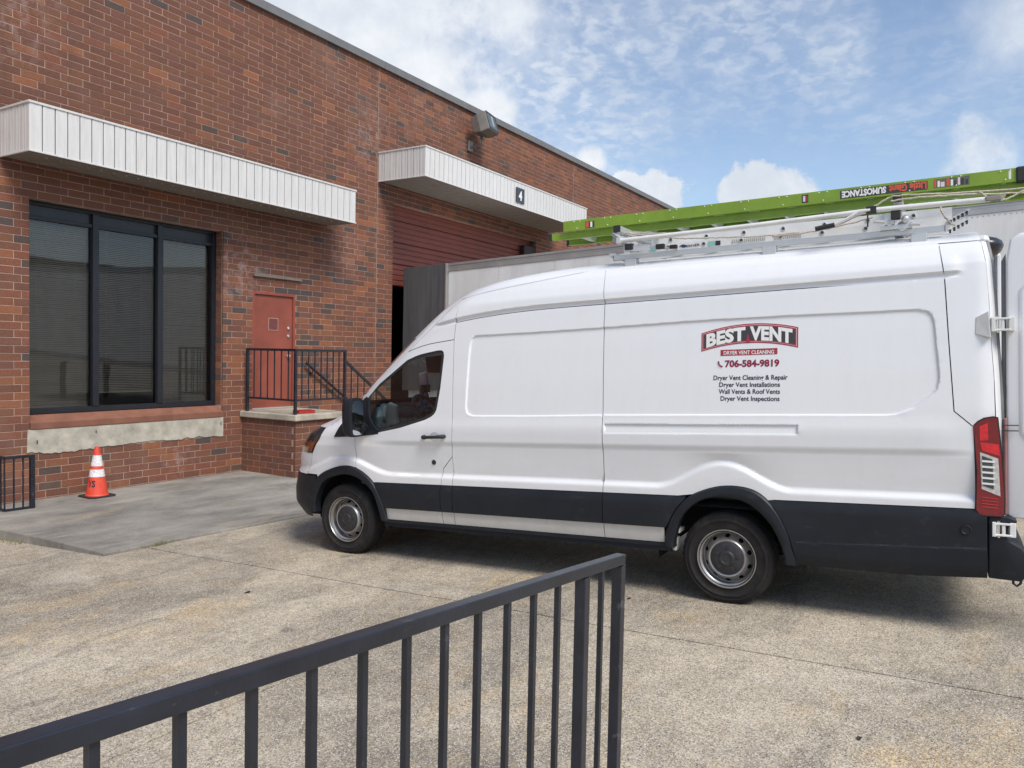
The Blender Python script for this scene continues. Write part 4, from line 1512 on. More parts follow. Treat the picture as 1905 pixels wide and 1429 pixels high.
def spline(pts, n=6):
    out = []
    m = len(pts)
    for i in range(m - 1):
        p0 = Vector(pts[max(i - 1, 0)]); p1 = Vector(pts[i]); p2 = Vector(pts[i + 1]); p3 = Vector(pts[min(i + 2, m - 1)])
        for k in range(n):
            t = k / n
            out.append(tuple(.5 * ((2 * p1) + (p2 - p0) * t + (2 * p0 - 5 * p1 + 4 * p2 - p3) * t * t + (3 * p1 - p0 - 3 * p2 + p3) * t ** 3)))
    out.append(tuple(pts[-1]))
    return out


FR_OUT = spline([(.466, .40), (.466, .470), (.407, .645), (.276, .802), (.029, .899), (-.209, .886), (-.36, .765), (-.451, .595), (-.501, .419), (-.505, .36)])
FR_IN = spline([(.392, .40), (.387, .477), (.322, .652), (.193, .774), (.029, .822), (-.169, .791), (-.321, .663), (-.401, .512), (-.433, .391), (-.436, .36)])
FF_OUT = spline([(4.19, .40), (4.182, .50), (4.134, .680), (4.014, .797), (3.763, .879), (3.557, .862), (3.360, .737), (3.238, .527), (3.195, .384)])
FF_IN = spline([(4.105, .40), (4.100, .519), (3.979, .718), (3.730, .801), (3.526, .769), (3.364, .648), (3.289, .471), (3.264, .384)])


def arc_between(arc, a, b_):
    """points of an outline with a < x < b, in its own order"""
    return [p for p in arc if a < p[0] < b_]


GLASS = [(3.502, 1.564), (3.417, 1.630), (3.152, 1.793), (2.972, 1.909), (2.87, 1.943), (2.797, 1.962), (2.603, 1.993), (2.555, 1.993), (2.532, 1.978), (2.524, 1.939), (2.556, 1.651), (2.590, 1.477), (2.600, 1.44), (2.624, 1.406), (2.66, 1.380), (2.729, 1.350), (3.006, 1.272), (3.308, 1.215), (3.345, 1.235), (3.390, 1.307)]

# --- side panels on the left (driver's) side
DR_OUT = ([(2.424, 2.083), (2.423, 1.752), (2.427, 1.268), (2.454, 1.022), (2.563, .905), (2.571, .82), (2.574, bandtop(2.574))] + lerp_poly(bandtop, np.linspace(2.7, 3.33, 8))
          + [p for p in FF_OUT if 3.352 < p[0] < 3.57][::-1] + [(3.578, .872), (3.586, .976), (3.582, 1.177), (3.61, 1.32), (3.687, 1.535), (3.494, 1.645), (3.314, 1.786), (3.140, 1.913), (3.04, 1.967), (2.946, 2.0), (2.82, 2.030), (2.696, 2.052)])
parts_left = []
door_l = panel('front_door', DR_OUT, M_paint, holes_=[inset(GLASS, .003)]); parts_left.append(door_l)
fend = panel('fender', [(3.578, .872)] + [p for p in FF_OUT if 3.58 < p[0] < 4.09][::-1] + [(4.092, .776), (4.255, .774), (4.216, .892), (4.185, .987), (4.136, 1.06), (4.069, 1.144), (4.013, 1.251), (3.96, 1.285), (3.88, 1.34), (3.80, 1.395), (3.76, 1.45), (3.70, 1.54), (3.687, 1.535), (3.61, 1.32), (3.582, 1.177), (3.586, .976)], M_paint); parts_left.append(fend)


def Xb(z):
    return np.interp(z, [.30, .40, .47, .54, .68, .765, .771, .892, .987, 1.06, 1.144, 1.251, 1.285, 1.34, 1.395, 1.45, 1.54, 2.0, 2.46, 2.50, 2.57, 2.62, 2.68, 2.74],
                     [4.20, 4.20, 4.190, 4.175, 4.135, 4.09, 4.257, 4.216, 4.185, 4.136, 4.069, 4.013, 3.96, 3.88, 3.80, 3.76, Xf(1.54) - .44, Xf(2.0) - .44, Xf(2.46) - .42, 2.12, 1.55, 1.15, .80, .30])


ap = [(3.70, 1.54), (3.687, 1.535), (3.494, 1.645), (3.314, 1.786), (3.140, 1.913), (3.04, 1.967), (2.946, 2.0), (2.82, 2.030), (2.696, 2.052), (2.424, 2.083), (2.413, 2.263), (2.405, 2.455)]
zz = np.linspace(2.45, 1.55, 24)
parts_left.append(panel('cab_pillar', ap + [(float(Xb(z)), float(z)) for z in zz], M_paint))
MID = [(.983, bandtop(.983)), (.975, 1.10), (.970, 1.39), (.969, 2.087), (.964, cutz(.964))]
parts_left.append(panel('side_panel', [(2.412, cutz(2.412)), (2.424, 2.083), (2.423, 1.752), (2.427, 1.268), (2.454, 1.022), (2.447, bandtop(2.447))] + lerp_poly(bandtop, np.linspace(2.3, 1.1, 8)) + MID + lerp_poly(cutz, np.linspace(1.1, 2.3, 14)), M_paint))
flap = panel('fuel_flap', [(2.454, 1.022), (2.563, .905), (2.571, .82), (2.574, bandtop(2.574)), (2.447, bandtop(2.447))], M_paint); parts_left.append(flap)
rear_arc = [p for p in FR_OUT if p[1] > .80 and p[0] > -.33]
parts_left.append(panel('side_panel', MID[::-1] + lerp_poly(bandtop, np.linspace(.9, .36, 5)) + [p for p in rear_arc if p[1] > .812] + lerp_poly(bandtop, np.linspace(-.36, -1.6, 10)) + [(-1.626, bandtop(-1.626)), (-1.622, 1.10), (-1.613, 1.382), (-1.503, 1.484), (-1.475, 1.95), (-1.453, cutz(-1.453))] + lerp_poly(cutz, np.linspace(-1.3, .8, 14)), M_paint))
BZ = [(-1.735, 1.445), (-1.73, 1.70), (-1.716, 1.92), (-1.705, 2.2), (-1.69, 2.45), (-1.665, 2.60)]
parts_left.append(panel('rear_corner_panel', [(-1.42, 2.60), (-1.453, 2.37), (-1.475, 1.95), (-1.503, 1.484), (-1.613, 1.382), (-1.665, 1.436)] + BZ, M_paint))
zr = np.linspace(2.44, 2.62, 8)
parts_left.append(panel('roof_side', [(2.411, cutz(2.411)), (2.405, 2.452)] + [(float(Xb(z)), float(z)) for z in zr[1:]] + [(1.004, 2.62), (.985, 2.55), (.964, cutz(.964))] + lerp_poly(cutz, np.linspace(1.1, 2.35, 14)), M_paint))
parts_left.append(panel('roof_side', [(.964, cutz(.964)), (.985, 2.55), (1.004, 2.62), (-1.415, 2.62), (-1.42, 2.60), (-1.453, cutz(-1.453))] + lerp_poly(cutz, np.linspace(-1.3, .8, 14)), M_paint))


# --- black cladding, white sill strip, step
def clad_y(X, z):
    t = bandtop(X) - z
    return W(X, z, False) + .006 + .016 * sst(.0, .055, t) - .02 * sst(.40, .55, t)


def rect(x0, x1, lo, hi): return [(x0, lo(x0)), (x1, lo(x1)), (x1, hi(x1)), (x0, hi(x0))]


ffc = [p for p in FF_OUT if 3.2 < p[0] < 3.36 and p[1] < .742]
parts_left.append(panel('side_moulding', [(2.577, bandbot(2.577)), (3.228, bandbot(3.228))] + ffc[::-1] + [(3.345, bandtop(3.345)), (2.577, bandtop(2.577))], M_black, feat=False, yfn=clad_y, gap=.002))
for a, c in ((2.445, 2.575), (.983, 2.443)):
    parts_left.append(panel('side_moulding', rect(a, c, bandbot, bandtop), M_black, feat=False, yfn=clad_y, gap=.002))
for _ in (0,):
    parts_left.append(panel('side_moulding', [(.981, bandbot(.981)), (.981, bandtop(.981)), (.29, bandtop(.29))] + [p for p in FR_OUT if p[0] > .29 and .555 < p[1] < .80][::-1] + [(.455, bandbot(.455))], M_black, feat=False, yfn=clad_y, gap=.002))


def bb2(X): return np.interp(X, [-1.69, -1.26, -.5, 1], [.401, .367, .357, .35])


fr2 = [p for p in FR_OUT if p[0] < -.31 and p[1] > .36]
rcl = fr2 + [(-.505, bb2(-.505)), (-1.0, bb2(-1.0)), (-1.3, bb2(-1.3)), (-1.687, .401), (-1.687, .811), (-1.66, .812), (-1.623, .846)] + lerp_poly(bandtop, np.linspace(-1.6, -.34, 8))


def rcl_y(X, z):
    ln = .529 + (-.506 - X) * .0585
    return clad_y(X, z) - .007 * sst(ln - .004, ln + .004, z) + .004 + .004 * sst(ln + .012, ln + .004, z) * 0


xl = [(x, .529 + (-.506 - x) * .0585 + d) for x in np.arange(-1.66, -.5, .03) for d in (-.008, -.004, 0, .004, .008)]
parts_left.append(panel('rear_side_moulding', rcl, M_black, feat=False, yfn=rcl_y, gap=.002, extra=xl))


def strip_y(X, z): return W(X, z, False) - .004 - .012 * sst(.05, .13, bandbot(X) - z)


for a, c in ((2.575, 3.236), (2.445, 2.573), (.983, 2.443), (.474, .981)):
    parts_left.append(panel('sill_strip', rect(a, c, stripbot, bandbot), M_strip, feat=False, yfn=strip_y, gap=.002, step=.02))
b = MB()
st = [(x, stripbot(x)) for x in np.linspace(.42, 3.27, 12)]
for i in range(len(st) - 1):
    (xa, za), (xb, zb3) = st[i], st[i + 1]
    pr = [(.958, 0), (.985, -.004), (.985, -.028), (.955, -.034), (.962, -.068), (.90, -.078), (.90, 0)]
    n = len(pr)
    b.add([(xa, y, za + dz) for y, dz in pr] + [(xb, y, zb3 + dz) for y, dz in pr], [(k, (k + 1) % n, n + (k + 1) % n, n + k) for k in range(n)])
parts_left.append(b.build('side_step', M_black, van, smooth=30))


def flare(out, inn, bul=.030):
    b_ = MB()
    m = 60
    def res(l):
        a = np.array(l); s = np.concatenate([[0], np.cumsum(np.hypot(*np.diff(a, axis=0).T))]); t = np.linspace(0, s[-1], m)
        return np.stack([np.interp(t, s, a[:, 0]), np.interp(t, s, a[:, 1])], 1)
    O = res(out); I = res(inn)
    cols_ = []
    for t, of in ((0, .002), (.0, .012), (.12, bul * .8), (.5, bul), (.85, bul), (1.0, bul - .008), (1.0, -.06)):
        Q = O + (I - O) * t
        Y = W(Q[:, 0], np.maximum(Q[:, 1], .5), False) + of
        cols_.append(np.stack([Q[:, 0], Y, Q[:, 1]], 1))
    K = len(cols_)
    vs = [tuple(cols_[k][i]) for i in range(m) for k in range(K)]
    fs = [(i * K + k, i * K + k + 1, (i + 1) * K + k + 1, (i + 1) * K + k) for i in range(m - 1) for k in range(K - 1)]
    b_.add(vs, fs)
    return b_.build('wheel_arch_trim', M_black, van, smooth=35)


parts_left.append(flare(FR_OUT, FR_IN))
parts_left.append(flare(FF_OUT, FF_IN))

# mirror image of the pressed panels for the right-hand side (shared meshes)
for o in list(parts_left):
    c_ = copy_part(o, van); c_.scale = (1, -1, 1)


# --- shell across the nose, windscreen and roof, from the left seam round to the right
def shell(name, mat, zs, t0=None, t1=1.0, n=26, off=0.0, xstart=None, both=True, parent=None):
    """rows at heights zs; along each, from the side seam (or fraction t0 of the corner) to fraction t1"""
    b_ = MB()
    rows = []
    for z in zs:
        R = Rf(z); base = Xf(z) - R
        ts = float((Xb(z) - base) / R) if t0 is None else t0
        if xstart is not None: ts = float((xstart(z) - base) / R)
        if ts < -.05: tt = ts + (t1 - ts) * (1 - (1 - np.linspace(0, 1, n)) ** 2.2)
        else: tt = ts + (t1 - ts) * (1 - (1 - np.linspace(0, 1, n)) ** 1.6)
        X = base + tt * R
        Y = W(X, np.full(n, z)) + off
        if t1 >= 1: Y[-1] = 0
        rows.append(np.stack([X + off * .5, Y, np.full(n, z)], 1))
    for sgn in ((1, -1) if both else (1,)):
        vs = [(p[0], p[1] * sgn, p[2]) for r_ in rows for p in r_]
        fs = []
        for i in range(len(rows) - 1):
            for k in range(n - 1):
                f = (i * n + k, i * n + k + 1, (i + 1) * n + k + 1, (i + 1) * n + k)
                fs.append(f if sgn > 0 else f[::-1])
        b_.add(vs, fs)
    return b_.build(name, mat, parent or van, smooth=40, fix=False)


shell('front_bumper', M_black, np.linspace(.335, .765, 14), off=.004)
shell('nose_panel', M_paint, np.linspace(.771, .985, 10))
shell('grille', M_black, np.linspace(.80, 1.17, 10), t0=.90, off=.010)
hl_s = lambda z: np.interp(z, [.987, 1.06, 1.144, 1.20, 1.251], [4.188, 4.139, 4.072, 4.045, 4.016])
shell('headlight', M_headl, np.linspace(.988, 1.25, 14), xstart=hl_s, t1=.86, off=.004, both=False)
shell('headlight', M_headl, np.linspace(.988, 1.25, 14), xstart=hl_s, t1=.86, off=.004, both=False).scale = (1, -1, 1)
hl = [o for o in van.children if o.name.startswith('headlight')][0]
shell('indicator_lens', M_amber, np.linspace(1.0, 1.10, 6), xstart=lambda z: hl_s(z) + .012, t1=.60, off=.007, both=False, parent=hl)
shell('nose_panel', M_paint, np.linspace(.985, 1.25, 10), t0=.87)
shell('bonnet', M_paint, list(np.linspace(1.25, 1.36, 12)) + list(np.linspace(1.37, 1.45, 6)))
shell('cowl', M_black, np.linspace(1.45, 1.50, 4), t0=.50)
b = MB()
wpl = shell('windscreen_pillar', M_paint, np.linspace(1.45, 2.12, 16), t1=.60, n=8, both=False)
copy_part(wpl, van).scale = (1, -1, 1)
shell('windscreen', M_wshield, np.linspace(1.50, 2.12, 16), t0=.60)
shell('cab_roof', M_paint, list(np.linspace(2.12, 2.46, 16)) + list(np.linspace(2.468, 2.74, 40)), n=60)
# roof panel: rows of height over the full length
zs = [2.611] + list(np.linspace(2.62, 2.70, 10)) + list(np.linspace(2.705, 2.74, 10))
b = MB()
nx = 40
rows = []
for z in zs:
    X = np.linspace(-1.66 + max(0, z - 2.62) * .25, float(Xb(z)), nx)
    Y = W(X, np.full(nx, z)) - (.003 if z < 2.615 else 0)
    if z >= 2.7399: Y[:] = 0
    rows.append(np.stack([X, Y, np.full(nx, z)], 1))
for sgn in (1, -1):
    vs = [(p[0], p[1] * sgn, p[2]) for r_ in rows for p in r_]
    fs = []
    for i in range(len(rows) - 1):
        for k in range(nx - 1):
            f = (i * nx + k, i * nx + k + 1, (i + 1) * nx + k + 1, (i + 1) * nx + k)
            fs.append(f[::-1] if sgn > 0 else f)
    b.add(vs, fs)
b.build('roof', M_paint, van, smooth=40, fix=False)

b = MB()
rows = []
for z in np.linspace(2.36, 2.74, 40):
    X = np.concatenate([np.linspace(-1.655, 1.0 if z > 2.66 else 1.6, 20), np.linspace(1.0 if z > 2.66 else 1.6, float(Xf(z)), 41)[1:] if True else []])
    Y = np.maximum(W(X, np.full(len(X), z), False) - .007, 0)
    rows.append(np.stack([X, Y, np.full(len(X), z - .004)], 1))
n = len(rows[0])
for sgn in (1, -1):
    vs = [(p[0], p[1] * sgn, p[2]) for r_ in rows for p in r_]
    b.add(vs, [(i * n + k, i * n + k + 1, (i + 1) * n + k + 1, (i + 1) * n + k)[::-sgn] for i in range(len(rows) - 1) for k in range(n - 1)])
b.build('roof_frame', M_paint, van, smooth=40, fix=False)

# --- dark inner shell that shows in the shut lines, floor, wheel wells
b = MB()
xs = np.linspace(-1.62, 2.40, 30); zs = np.linspace(.80, 2.40, 30)
for sgn in (1, -1):
    XX, ZZ = np.meshgrid(xs, zs); YY = (W(XX, ZZ, False) - .032) * sgn
    m = XX.shape[1]
    b.add([(float(x), float(y), float(z)) for x, y, z in zip(XX.ravel(), YY.ravel(), ZZ.ravel())],
          [(i * m + k, i * m + k + 1, (i + 1) * m + k + 1, (i + 1) * m + k) for i in range(len(zs) - 1) for k in range(m - 1)])
    xs2 = np.linspace(2.42, 4.05, 16); zs2 = np.linspace(.88, 1.16, 8)
    XX, ZZ = np.meshgrid(xs2, zs2); YY = (W(XX, ZZ, False) - .032) * sgn
    m = XX.shape[1]
    b.add([(float(x), float(y), float(z)) for x, y, z in zip(XX.ravel(), YY.ravel(), ZZ.ravel())],
          [(i * m + k, i * m + k + 1, (i + 1) * m + k + 1, (i + 1) * m + k) for i in range(len(zs2) - 1) for k in range(m - 1)])
b.box((2.2, -.90, .8), (2.215, .90, 2.30))
b.build('inner_shell', M_under, van, fix=False)
b = MB()
b.box((-1.66, -.90, .50), (-.55, .90, .74)); b.box((-.55, -.60, .50), (.52, .60, .74)); b.box((.52, -.93, .36), (3.15, .93, .72)); b.box((3.15, -.55, .36), (4.3, .55, .75)); b.box((4.25, -.80, .33), (4.45, .80, .75))
for sx, sgn in ((0, 1), (0, -1), (3.75, 1), (3.75, -1)):
    pr = [(.60 * math.cos(t), .60 * math.sin(t)) for t in np.linspace(-.1, PI + .1, 24)]
    vs = []
    for x_, z_ in pr: vs += [(sx + x_ * (.86 if sx else .9), sgn * .55, .345 + z_ * .86), (sx + x_ * (.86 if sx else .9), sgn * (.945 if sx == 0 or x_ < .2 else .78), .345 + z_ * .86)]
    b.add(vs, [(2 * i, 2 * i + 1, 2 * i + 3, 2 * i + 2) for i in range(len(pr) - 1)])
b.build('underbody', M_under, van, fix=False)
# sill bracket and mudflap seen in front of the rear wheel
b = MB(); b.box((.37, .80, .50), (.43, .93, .535)); b.box((.40, .82, .36), (.44, .93, .455)); b.build('sill_bracket', M_strip, van, bevel=.004)


# --- wheels
def wheel(cx_, sgn):
    yo = .965 * sgn
    r = .352
    w_ = MB()
    ring = 84
    prof = [(.0, .205), (-.010, .222), (-.006, .226), (-.008, .236), (-.004, .262), (.002, .285), (.005, .288), (.002, .292), (-.002, .312), (.001, .315), (-.004, .319), (-.012, .335), (-.024, .346)]
    prof2 = [(-.028, r - .003), (-.040, r), (-.075, r), (-.078, r - .007), (-.088, r - .007), (-.091, r), (-.135, r), (-.138, r - .007), (-.148, r - .007), (-.151, r), (-.187, r), (-.20, r - .005), (-.22, .33), (-.23, .28), (-.22, .205)]
    full = prof + prof2
    vs = []
    for h, rr in full:
        for k in range(ring):
            t = 2 * PI * k / ring
            q = rr
            if h < -.02 and h > -.06 and rr > .33 or h < -.18 and rr > .335: q = rr - (.006 if k % 2 else 0)
            vs.append((cx_ + q * math.cos(t), yo + h * sgn, .345 + q * math.sin(t) * (1 if math.sin(t) > -.97 else .985)))
    fs = []
    for i in range(len(full) - 1):
        for k in range(ring):
            a = i * ring + k; c_ = i * ring + (k + 1) % ring
            fs.append((a, c_, c_ + ring, a + ring))
    w_.add(vs, fs)
    ty = w_.build('wheel', M_tyre, van, smooth=32)
    # rim with its drop centre
    rm = MB()
    rm.lathe([(-.012, .200), (.0, .222), (.006, .222), (.006, .216), (-.006, .209), (-.026, .206), (-.032, .199), (-.080, .194), (-.084, .186)], (cx_, yo, .345), (0, sgn, 0), 56)
    rim = rm.build('rim', M_steel, ty, smooth=30)
    # wheel disc with ten hand holes
    loops = []
    O = [(.19 * math.cos(t), .19 * math.sin(t)) for t in np.linspace(0, 2 * PI, 72, endpoint=False)]
    I = [(.115 * math.cos(t), .115 * math.sin(t)) for t in np.linspace(0, 2 * PI, 48, endpoint=False)]
    hs_ = []
    for k in range(10):
        a = 2 * PI * (k + .5) / 10
        c0 = Vector((.1685 * math.cos(a), .1685 * math.sin(a))); e1 = Vector((-math.sin(a), math.cos(a))); e2 = Vector((math.cos(a), math.sin(a)))
        hs_.append([tuple(c0 + e1 * (.019 * math.cos(t)) + e2 * (.0125 * math.sin(t))) for t in np.linspace(0, 2 * PI, 14, endpoint=False)])
    pts = []; ed = []
    for l in [O, I] + hs_:
        o_ = len(pts); pts += l; ed += [(o_ + i, o_ + (i + 1) % len(l)) for i in range(len(l))]
    for rr in (.128, .138, .147, .155, .18, .186):
        pts += [(rr * math.cos(t), rr * math.sin(t)) for t in np.linspace(0, 2 * PI, 60, endpoint=False)]
    allp = []
    nfix = sum(len(l) for l in [O, I] + hs_)
    for i, p in enumerate(pts):
        if i >= nfix:
            if any(inside(np.array([p[0]]), np.array([p[1]]), h)[0] or seg_dist(np.array([p[0]]), np.array([p[1]]), h)[0] < .003 for h in hs_): continue
        allp.append(Vector(p))
    r_ = delaunay_2d_cdt(allp, ed, [], 0, 1e-7)
    V2 = np.array([tuple(v) for v in r_[0]]); F = np.array([f for f in r_[2] if len(f) == 3])
    cc = V2[F].mean(1)
    k = inside(cc[:, 0], cc[:, 1], O) & ~inside(cc[:, 0], cc[:, 1], I)
    for h in hs_: k &= ~inside(cc[:, 0], cc[:, 1], h)
    F = F[k]
    rad = np.hypot(V2[:, 0], V2[:, 1])
    dep = np.interp(rad, [.115, .128, .134, .142, .155, .178, .19], [-.026, -.016, -.012, -.016, -.034, -.060, -.082])
    dk = MB(); dk.v = [(cx_ + p[0], yo + d * sgn, .345 + p[1]) for p, d in zip(V2, dep)]; dk.f = [tuple(int(i) for i in f) for f in F]; dk.m = [0] * len(F)
    dk.build('wheel_disc', M_steel, ty, smooth=40)
    cp = MB()
    cp.lathe([(-.03, .126), (-.012, .124), (-.004, .112), (-.001, .06), (.004, .055), (.006, .040), (.003, .036), (.003, 0)], (cx_, yo, .345), (0, sgn, 0), 36)
    for q in range(5):
        a = 2 * PI * q / 5 + .4
        cp.lathe([(-.004, .018), (.004, .015), (.005, 0)], (cx_ + .085 * math.cos(a), yo - .002 * sgn, .345 + .085 * math.sin(a)), (0, sgn, 0), 8)
    cp.build('hub_cap', M_cap, ty, smooth=35)
    bk = MB(); bk.lathe([(-.105, .195), (-.105, 0)], (cx_, yo, .345), (0, sgn, 0), 32); bk.build('brake_drum', M_under, ty)


for cx_ in (0.0, 3.75):
    for sg_ in (1, -1): wheel(cx_, sg_)

# --- glass, seals, mirror, handle
GI = inset(GLASS, .032)


def flat_panel(name, poly, mat, off, parent, skirt=.004, step=.04, holes_=()): return panel(name, poly, mat, parent, gap=0, off=off, step=step, skirt=skirt, feat=False, fine=False, holes_=holes_)


seal = flat_panel('window_seal', inset(GLASS, .004), M_rubber, -.004, door_l, holes_=[GI])
flat_panel('window_glass', inset(GLASS, .031), M_vglass, -.010, door_l, skirt=0)
s2_ = copy_part(seal, van); s2_.scale = (1, -1, 1)
g2 = flat_panel('window_glass', inset(GLASS, .031), M_vglass, -.010, van, skirt=0); g2.scale = (1, -1, 1)
SAIL = [(3.847, 1.164), (3.80, 1.235), (3.735, 1.33), (3.700, 1.46), (3.60, 1.512), (3.497, 1.562), (3.44, 1.54), (3.40, 1.42), (3.362, 1.325), (3.31, 1.262), (3.25, 1.236), (3.28, 1.208), (3.462, 1.186), (3.65, 1.172)]
sail = flat_panel('mirror_base', SAIL, M_black, .008, van, skirt=.02)
b = MB(); b.tube([(x, float(W(x, z)) - .009, z) for x, z in spline([(3.69, 1.53), (3.494, 1.645), (3.314, 1.786), (3.140, 1.913), (2.946, 2.0), (2.696, 2.052), (2.424, 2.083)], 5)], .0062, 6)
b.build('door_seal', M_rubber, van)
# division bar of the quarter light
b = MB(); b.bar((3.395, float(W(3.395, 1.31)) - .004, 1.305), (3.262, float(W(3.26, 1.225)) - .004, 1.232), .02, .014); b.build('quarter_bar', M_black, door_l)
mr = MB()
mc = Vector((3.46, 1.18, 1.375))


def mirror_pts(hx, hy, hz, n=28, x=0.0):
    return [(mc.x + x, mc.y + hy * math.copysign(abs(math.cos(t)) ** .5, math.cos(t)), mc.z + hz * math.copysign(abs(math.sin(t)) ** .45, math.sin(t))) for t in np.linspace(0, 2 * PI, n, endpoint=False)]


rings = [mirror_pts(0, .088, .172, x=-.062), mirror_pts(0, .102, .185, x=-.058), mirror_pts(0, .104, .187, x=-.02), mirror_pts(0, .095, .178, x=.03), mirror_pts(0, .07, .15, x=.065), mirror_pts(0, .03, .08, x=.085)]
vs = [p for r_ in rings for p in r_]; n = 28
fs = [(i * n + k, i * n + (k + 1) % n, (i + 1) * n + (k + 1) % n, (i + 1) * n + k) for i in range(len(rings) - 1) for k in range(n)]
fs += [tuple(range(n)), tuple((len(rings) - 1) * n + k for k in range(n))[::-1]]
mr.add(vs, fs)
mr.tube([(3.44, .98, 1.26), (3.42, 1.05, 1.27), (3.41, 1.10, 1.30)], .035, 10)
mirr = mr.build('side_mirror', M_black, van, smooth=45)
b = MB()
gp_ = [(mc.x - .0705 + .05 * math.copysign(abs(math.cos(t)) ** .5, math.cos(t)) * .074 + .16 * .112 * math.copysign(abs(math.sin(t)) ** .5, math.sin(t)) * .4, mc.y + .074 * math.copysign(abs(math.cos(t)) ** .5, math.cos(t)), mc.z + .045 + .112 * math.copysign(abs(math.sin(t)) ** .5, math.sin(t))) for t in np.linspace(0, 2 * PI, 24, endpoint=False)]
b.add(gp_, [tuple(range(24))]); b.build('mirror_glass', M_mirror, mirr, fix=False)
b = MB()
gp_ = [(mc.x - .0655, mc.y + .070 * math.copysign(abs(math.cos(t)) ** .6, math.cos(t)), mc.z - .125 + .042 * math.copysign(abs(math.sin(t)) ** .6, math.sin(t))) for t in np.linspace(0, 2 * PI, 24, endpoint=False)]
b.add(gp_, [tuple(range(24))]); b.build('convex_mirror', M_mirror, mirr, fix=False)
b = MB()
hy = float(W(2.62, 1.20))
for x_, z_ in ((2.62, 1.202),):
    dish = [(x_ + .055 * math.cos(t), z_ + .042 * math.sin(t)) for t in np.linspace(0, 2 * PI, 20, endpoint=False)]
    flat = MB(); flat.add([(p[0], float(W(p[0], p[1])) + .0008, p[1]) for p in dish] + [(x_, float(W(x_, z_)) + .0005, z_)], [(i, (i + 1) % 20, 20) for i in range(20)])
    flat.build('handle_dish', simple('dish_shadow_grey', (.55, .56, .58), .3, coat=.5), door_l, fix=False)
b.tube([(2.735, hy - .005, 1.196), (2.728, hy + .028, 1.196), (2.70, hy + .040, 1.197), (2.60, hy + .042, 1.202), (2.53, hy + .038, 1.207), (2.515, hy + .022, 1.208), (2.512, hy - .005, 1.208)], [.016, .017, .016, .0145, .018, .019, .017], 10)
b.lathe([(0, .022), (.03, .019), (.032, 0)], (2.735, hy - .003, 1.195), (0, 1, 0), 14)
b.build('door_handle', M_rubber, door_l, smooth=50)
b = MB(); b.lathe([(-.004, .024), (.004, .023), (.006, .018), (.004, .008), (.004, 0)], P3(2.66, .963), (0, 1, 0), 18); b.build('door_lock', M_rubber, door_l, smooth=35)
b = MB(); b.lathe([(0, .034), (.010, .032), (.012, .026), (.008, .022), (.008, 0)], (-1.567, float(rcl_y(-1.567, .712)) - .002, .712), (0, 1, 0), 20); b.build('parking_sensor', M_black, van, smooth=35)

# --- tail light
TLO = [(-1.612, 1.388), (-1.640, 1.418), (-1.672, 1.438), (-1.721, 1.447), (-1.742, 1.442), (-1.765, 1.194), (-1.779, .933), (-1.777, .830), (-1.765, .813), (-1.663, .811), (-1.640, .822), (-1.624, .846), (-1.630, 1.10)]
flat_panel('lamp_gasket', inset(TLO, -.007), M_rubber, .004, van, skirt=.02)
tl = panel('tail_light', TLO, M_redd, van, gap=.001, off=.012, step=.03, skirt=.05, feat=False, fine=False)
RB = [(-1.645, 1.386), (-1.690, 1.412), (-1.693, 1.30), (-1.647, 1.295)]
flat_panel('brake_lens', RB, M_redb, .0145, tl, skirt=.003, step=.02)
flat_panel('brake_lens', [(-1.648, 1.285), (-1.75, 1.275), (-1.757, 1.20), (-1.66, 1.232)], M_redb, .0142, tl, skirt=.003, step=.02)
CLR = [(-1.647, 1.221), (-1.747, 1.183), (-1.758, .942), (-1.655, .984)]
cl = flat_panel('reversing_lens', CLR, M_clear, .0145, tl, skirt=.003, step=.02)
flat_panel('lens_chamber', [(-1.658, 1.198), (-1.715, 1.178), (-1.722, .985), (-1.663, 1.006)], M_greyd, .0168, cl, skirt=.002, step=.02)
b = MB()
for k in range(5):
    z = 1.165 - k * .036
    b.bar(P3c(-1.657, z, .018), P3c(-1.730, z - .004, .018), .004, .012)
b.build('lens_rib', M_white, cl)
b = MB()
for k in range(4): b.bar(P3c(-1.656, .93 - k * .02, .0135), P3c(-1.745, .925 - k * .02, .0135), .004, .004)
b.build('lens_line', M_redb, tl)
# tail light carried round the corner
b = MB(); b.box((-1.800, .86, .815), (-1.779, .965, 1.44)); b.build('lamp_return', simple('lamp_return_pink', (.30, .16, .16), .25, coat=.8), tl, bevel=.008)
tl2 = copy_part(tl, van); tl2.scale = (1, -1, 1)

# --- rear end: corner posts, bumper, hinges, open left door, closed right door
zs = np.linspace(.80, 2.60, 24)
xr = np.interp(zs, [.8, 1.44, 1.70, 1.92, 2.2, 2.45, 2.60], [-1.775, -1.738, -1.73, -1.716, -1.705, -1.69, -1.665])
for sgn in (1, -1):
    b = MB()
    A_ = [(float(x), sgn * (float(W(x, z)) - .002), float(z)) for x, z in zip(xr, zs)]
    B_ = [(float(x) - .035, sgn * (float(W(x, z)) - .045), float(z)) for x, z in zip(xr, zs)]
    C_ = [(float(x) - .02, sgn * (float(W(x, z)) - .13), float(z)) for x, z in zip(xr, zs)]
    n = len(zs)
    b.add(A_ + B_ + C_, [(k * n + i, k * n + i + 1, (k + 1) * n + i + 1, (k + 1) * n + i) for k in range(2) for i in range(n - 1)])
    b.build('rear_pillar', M_paint, van, fix=False, smooth=50)
b = MB()
b.tube([(float(x) - .032, float(W(x, z)) - .055, float(z)) for x, z in zip(xr, zs)], .016, 8)
b.build('door_seal', M_grey, van, smooth=40)
b = MB(); b.box((-1.72, -.70, 2.56), (-1.60, .70, 2.665)); b.build('rear_header', M_paint, van, bevel=.03)
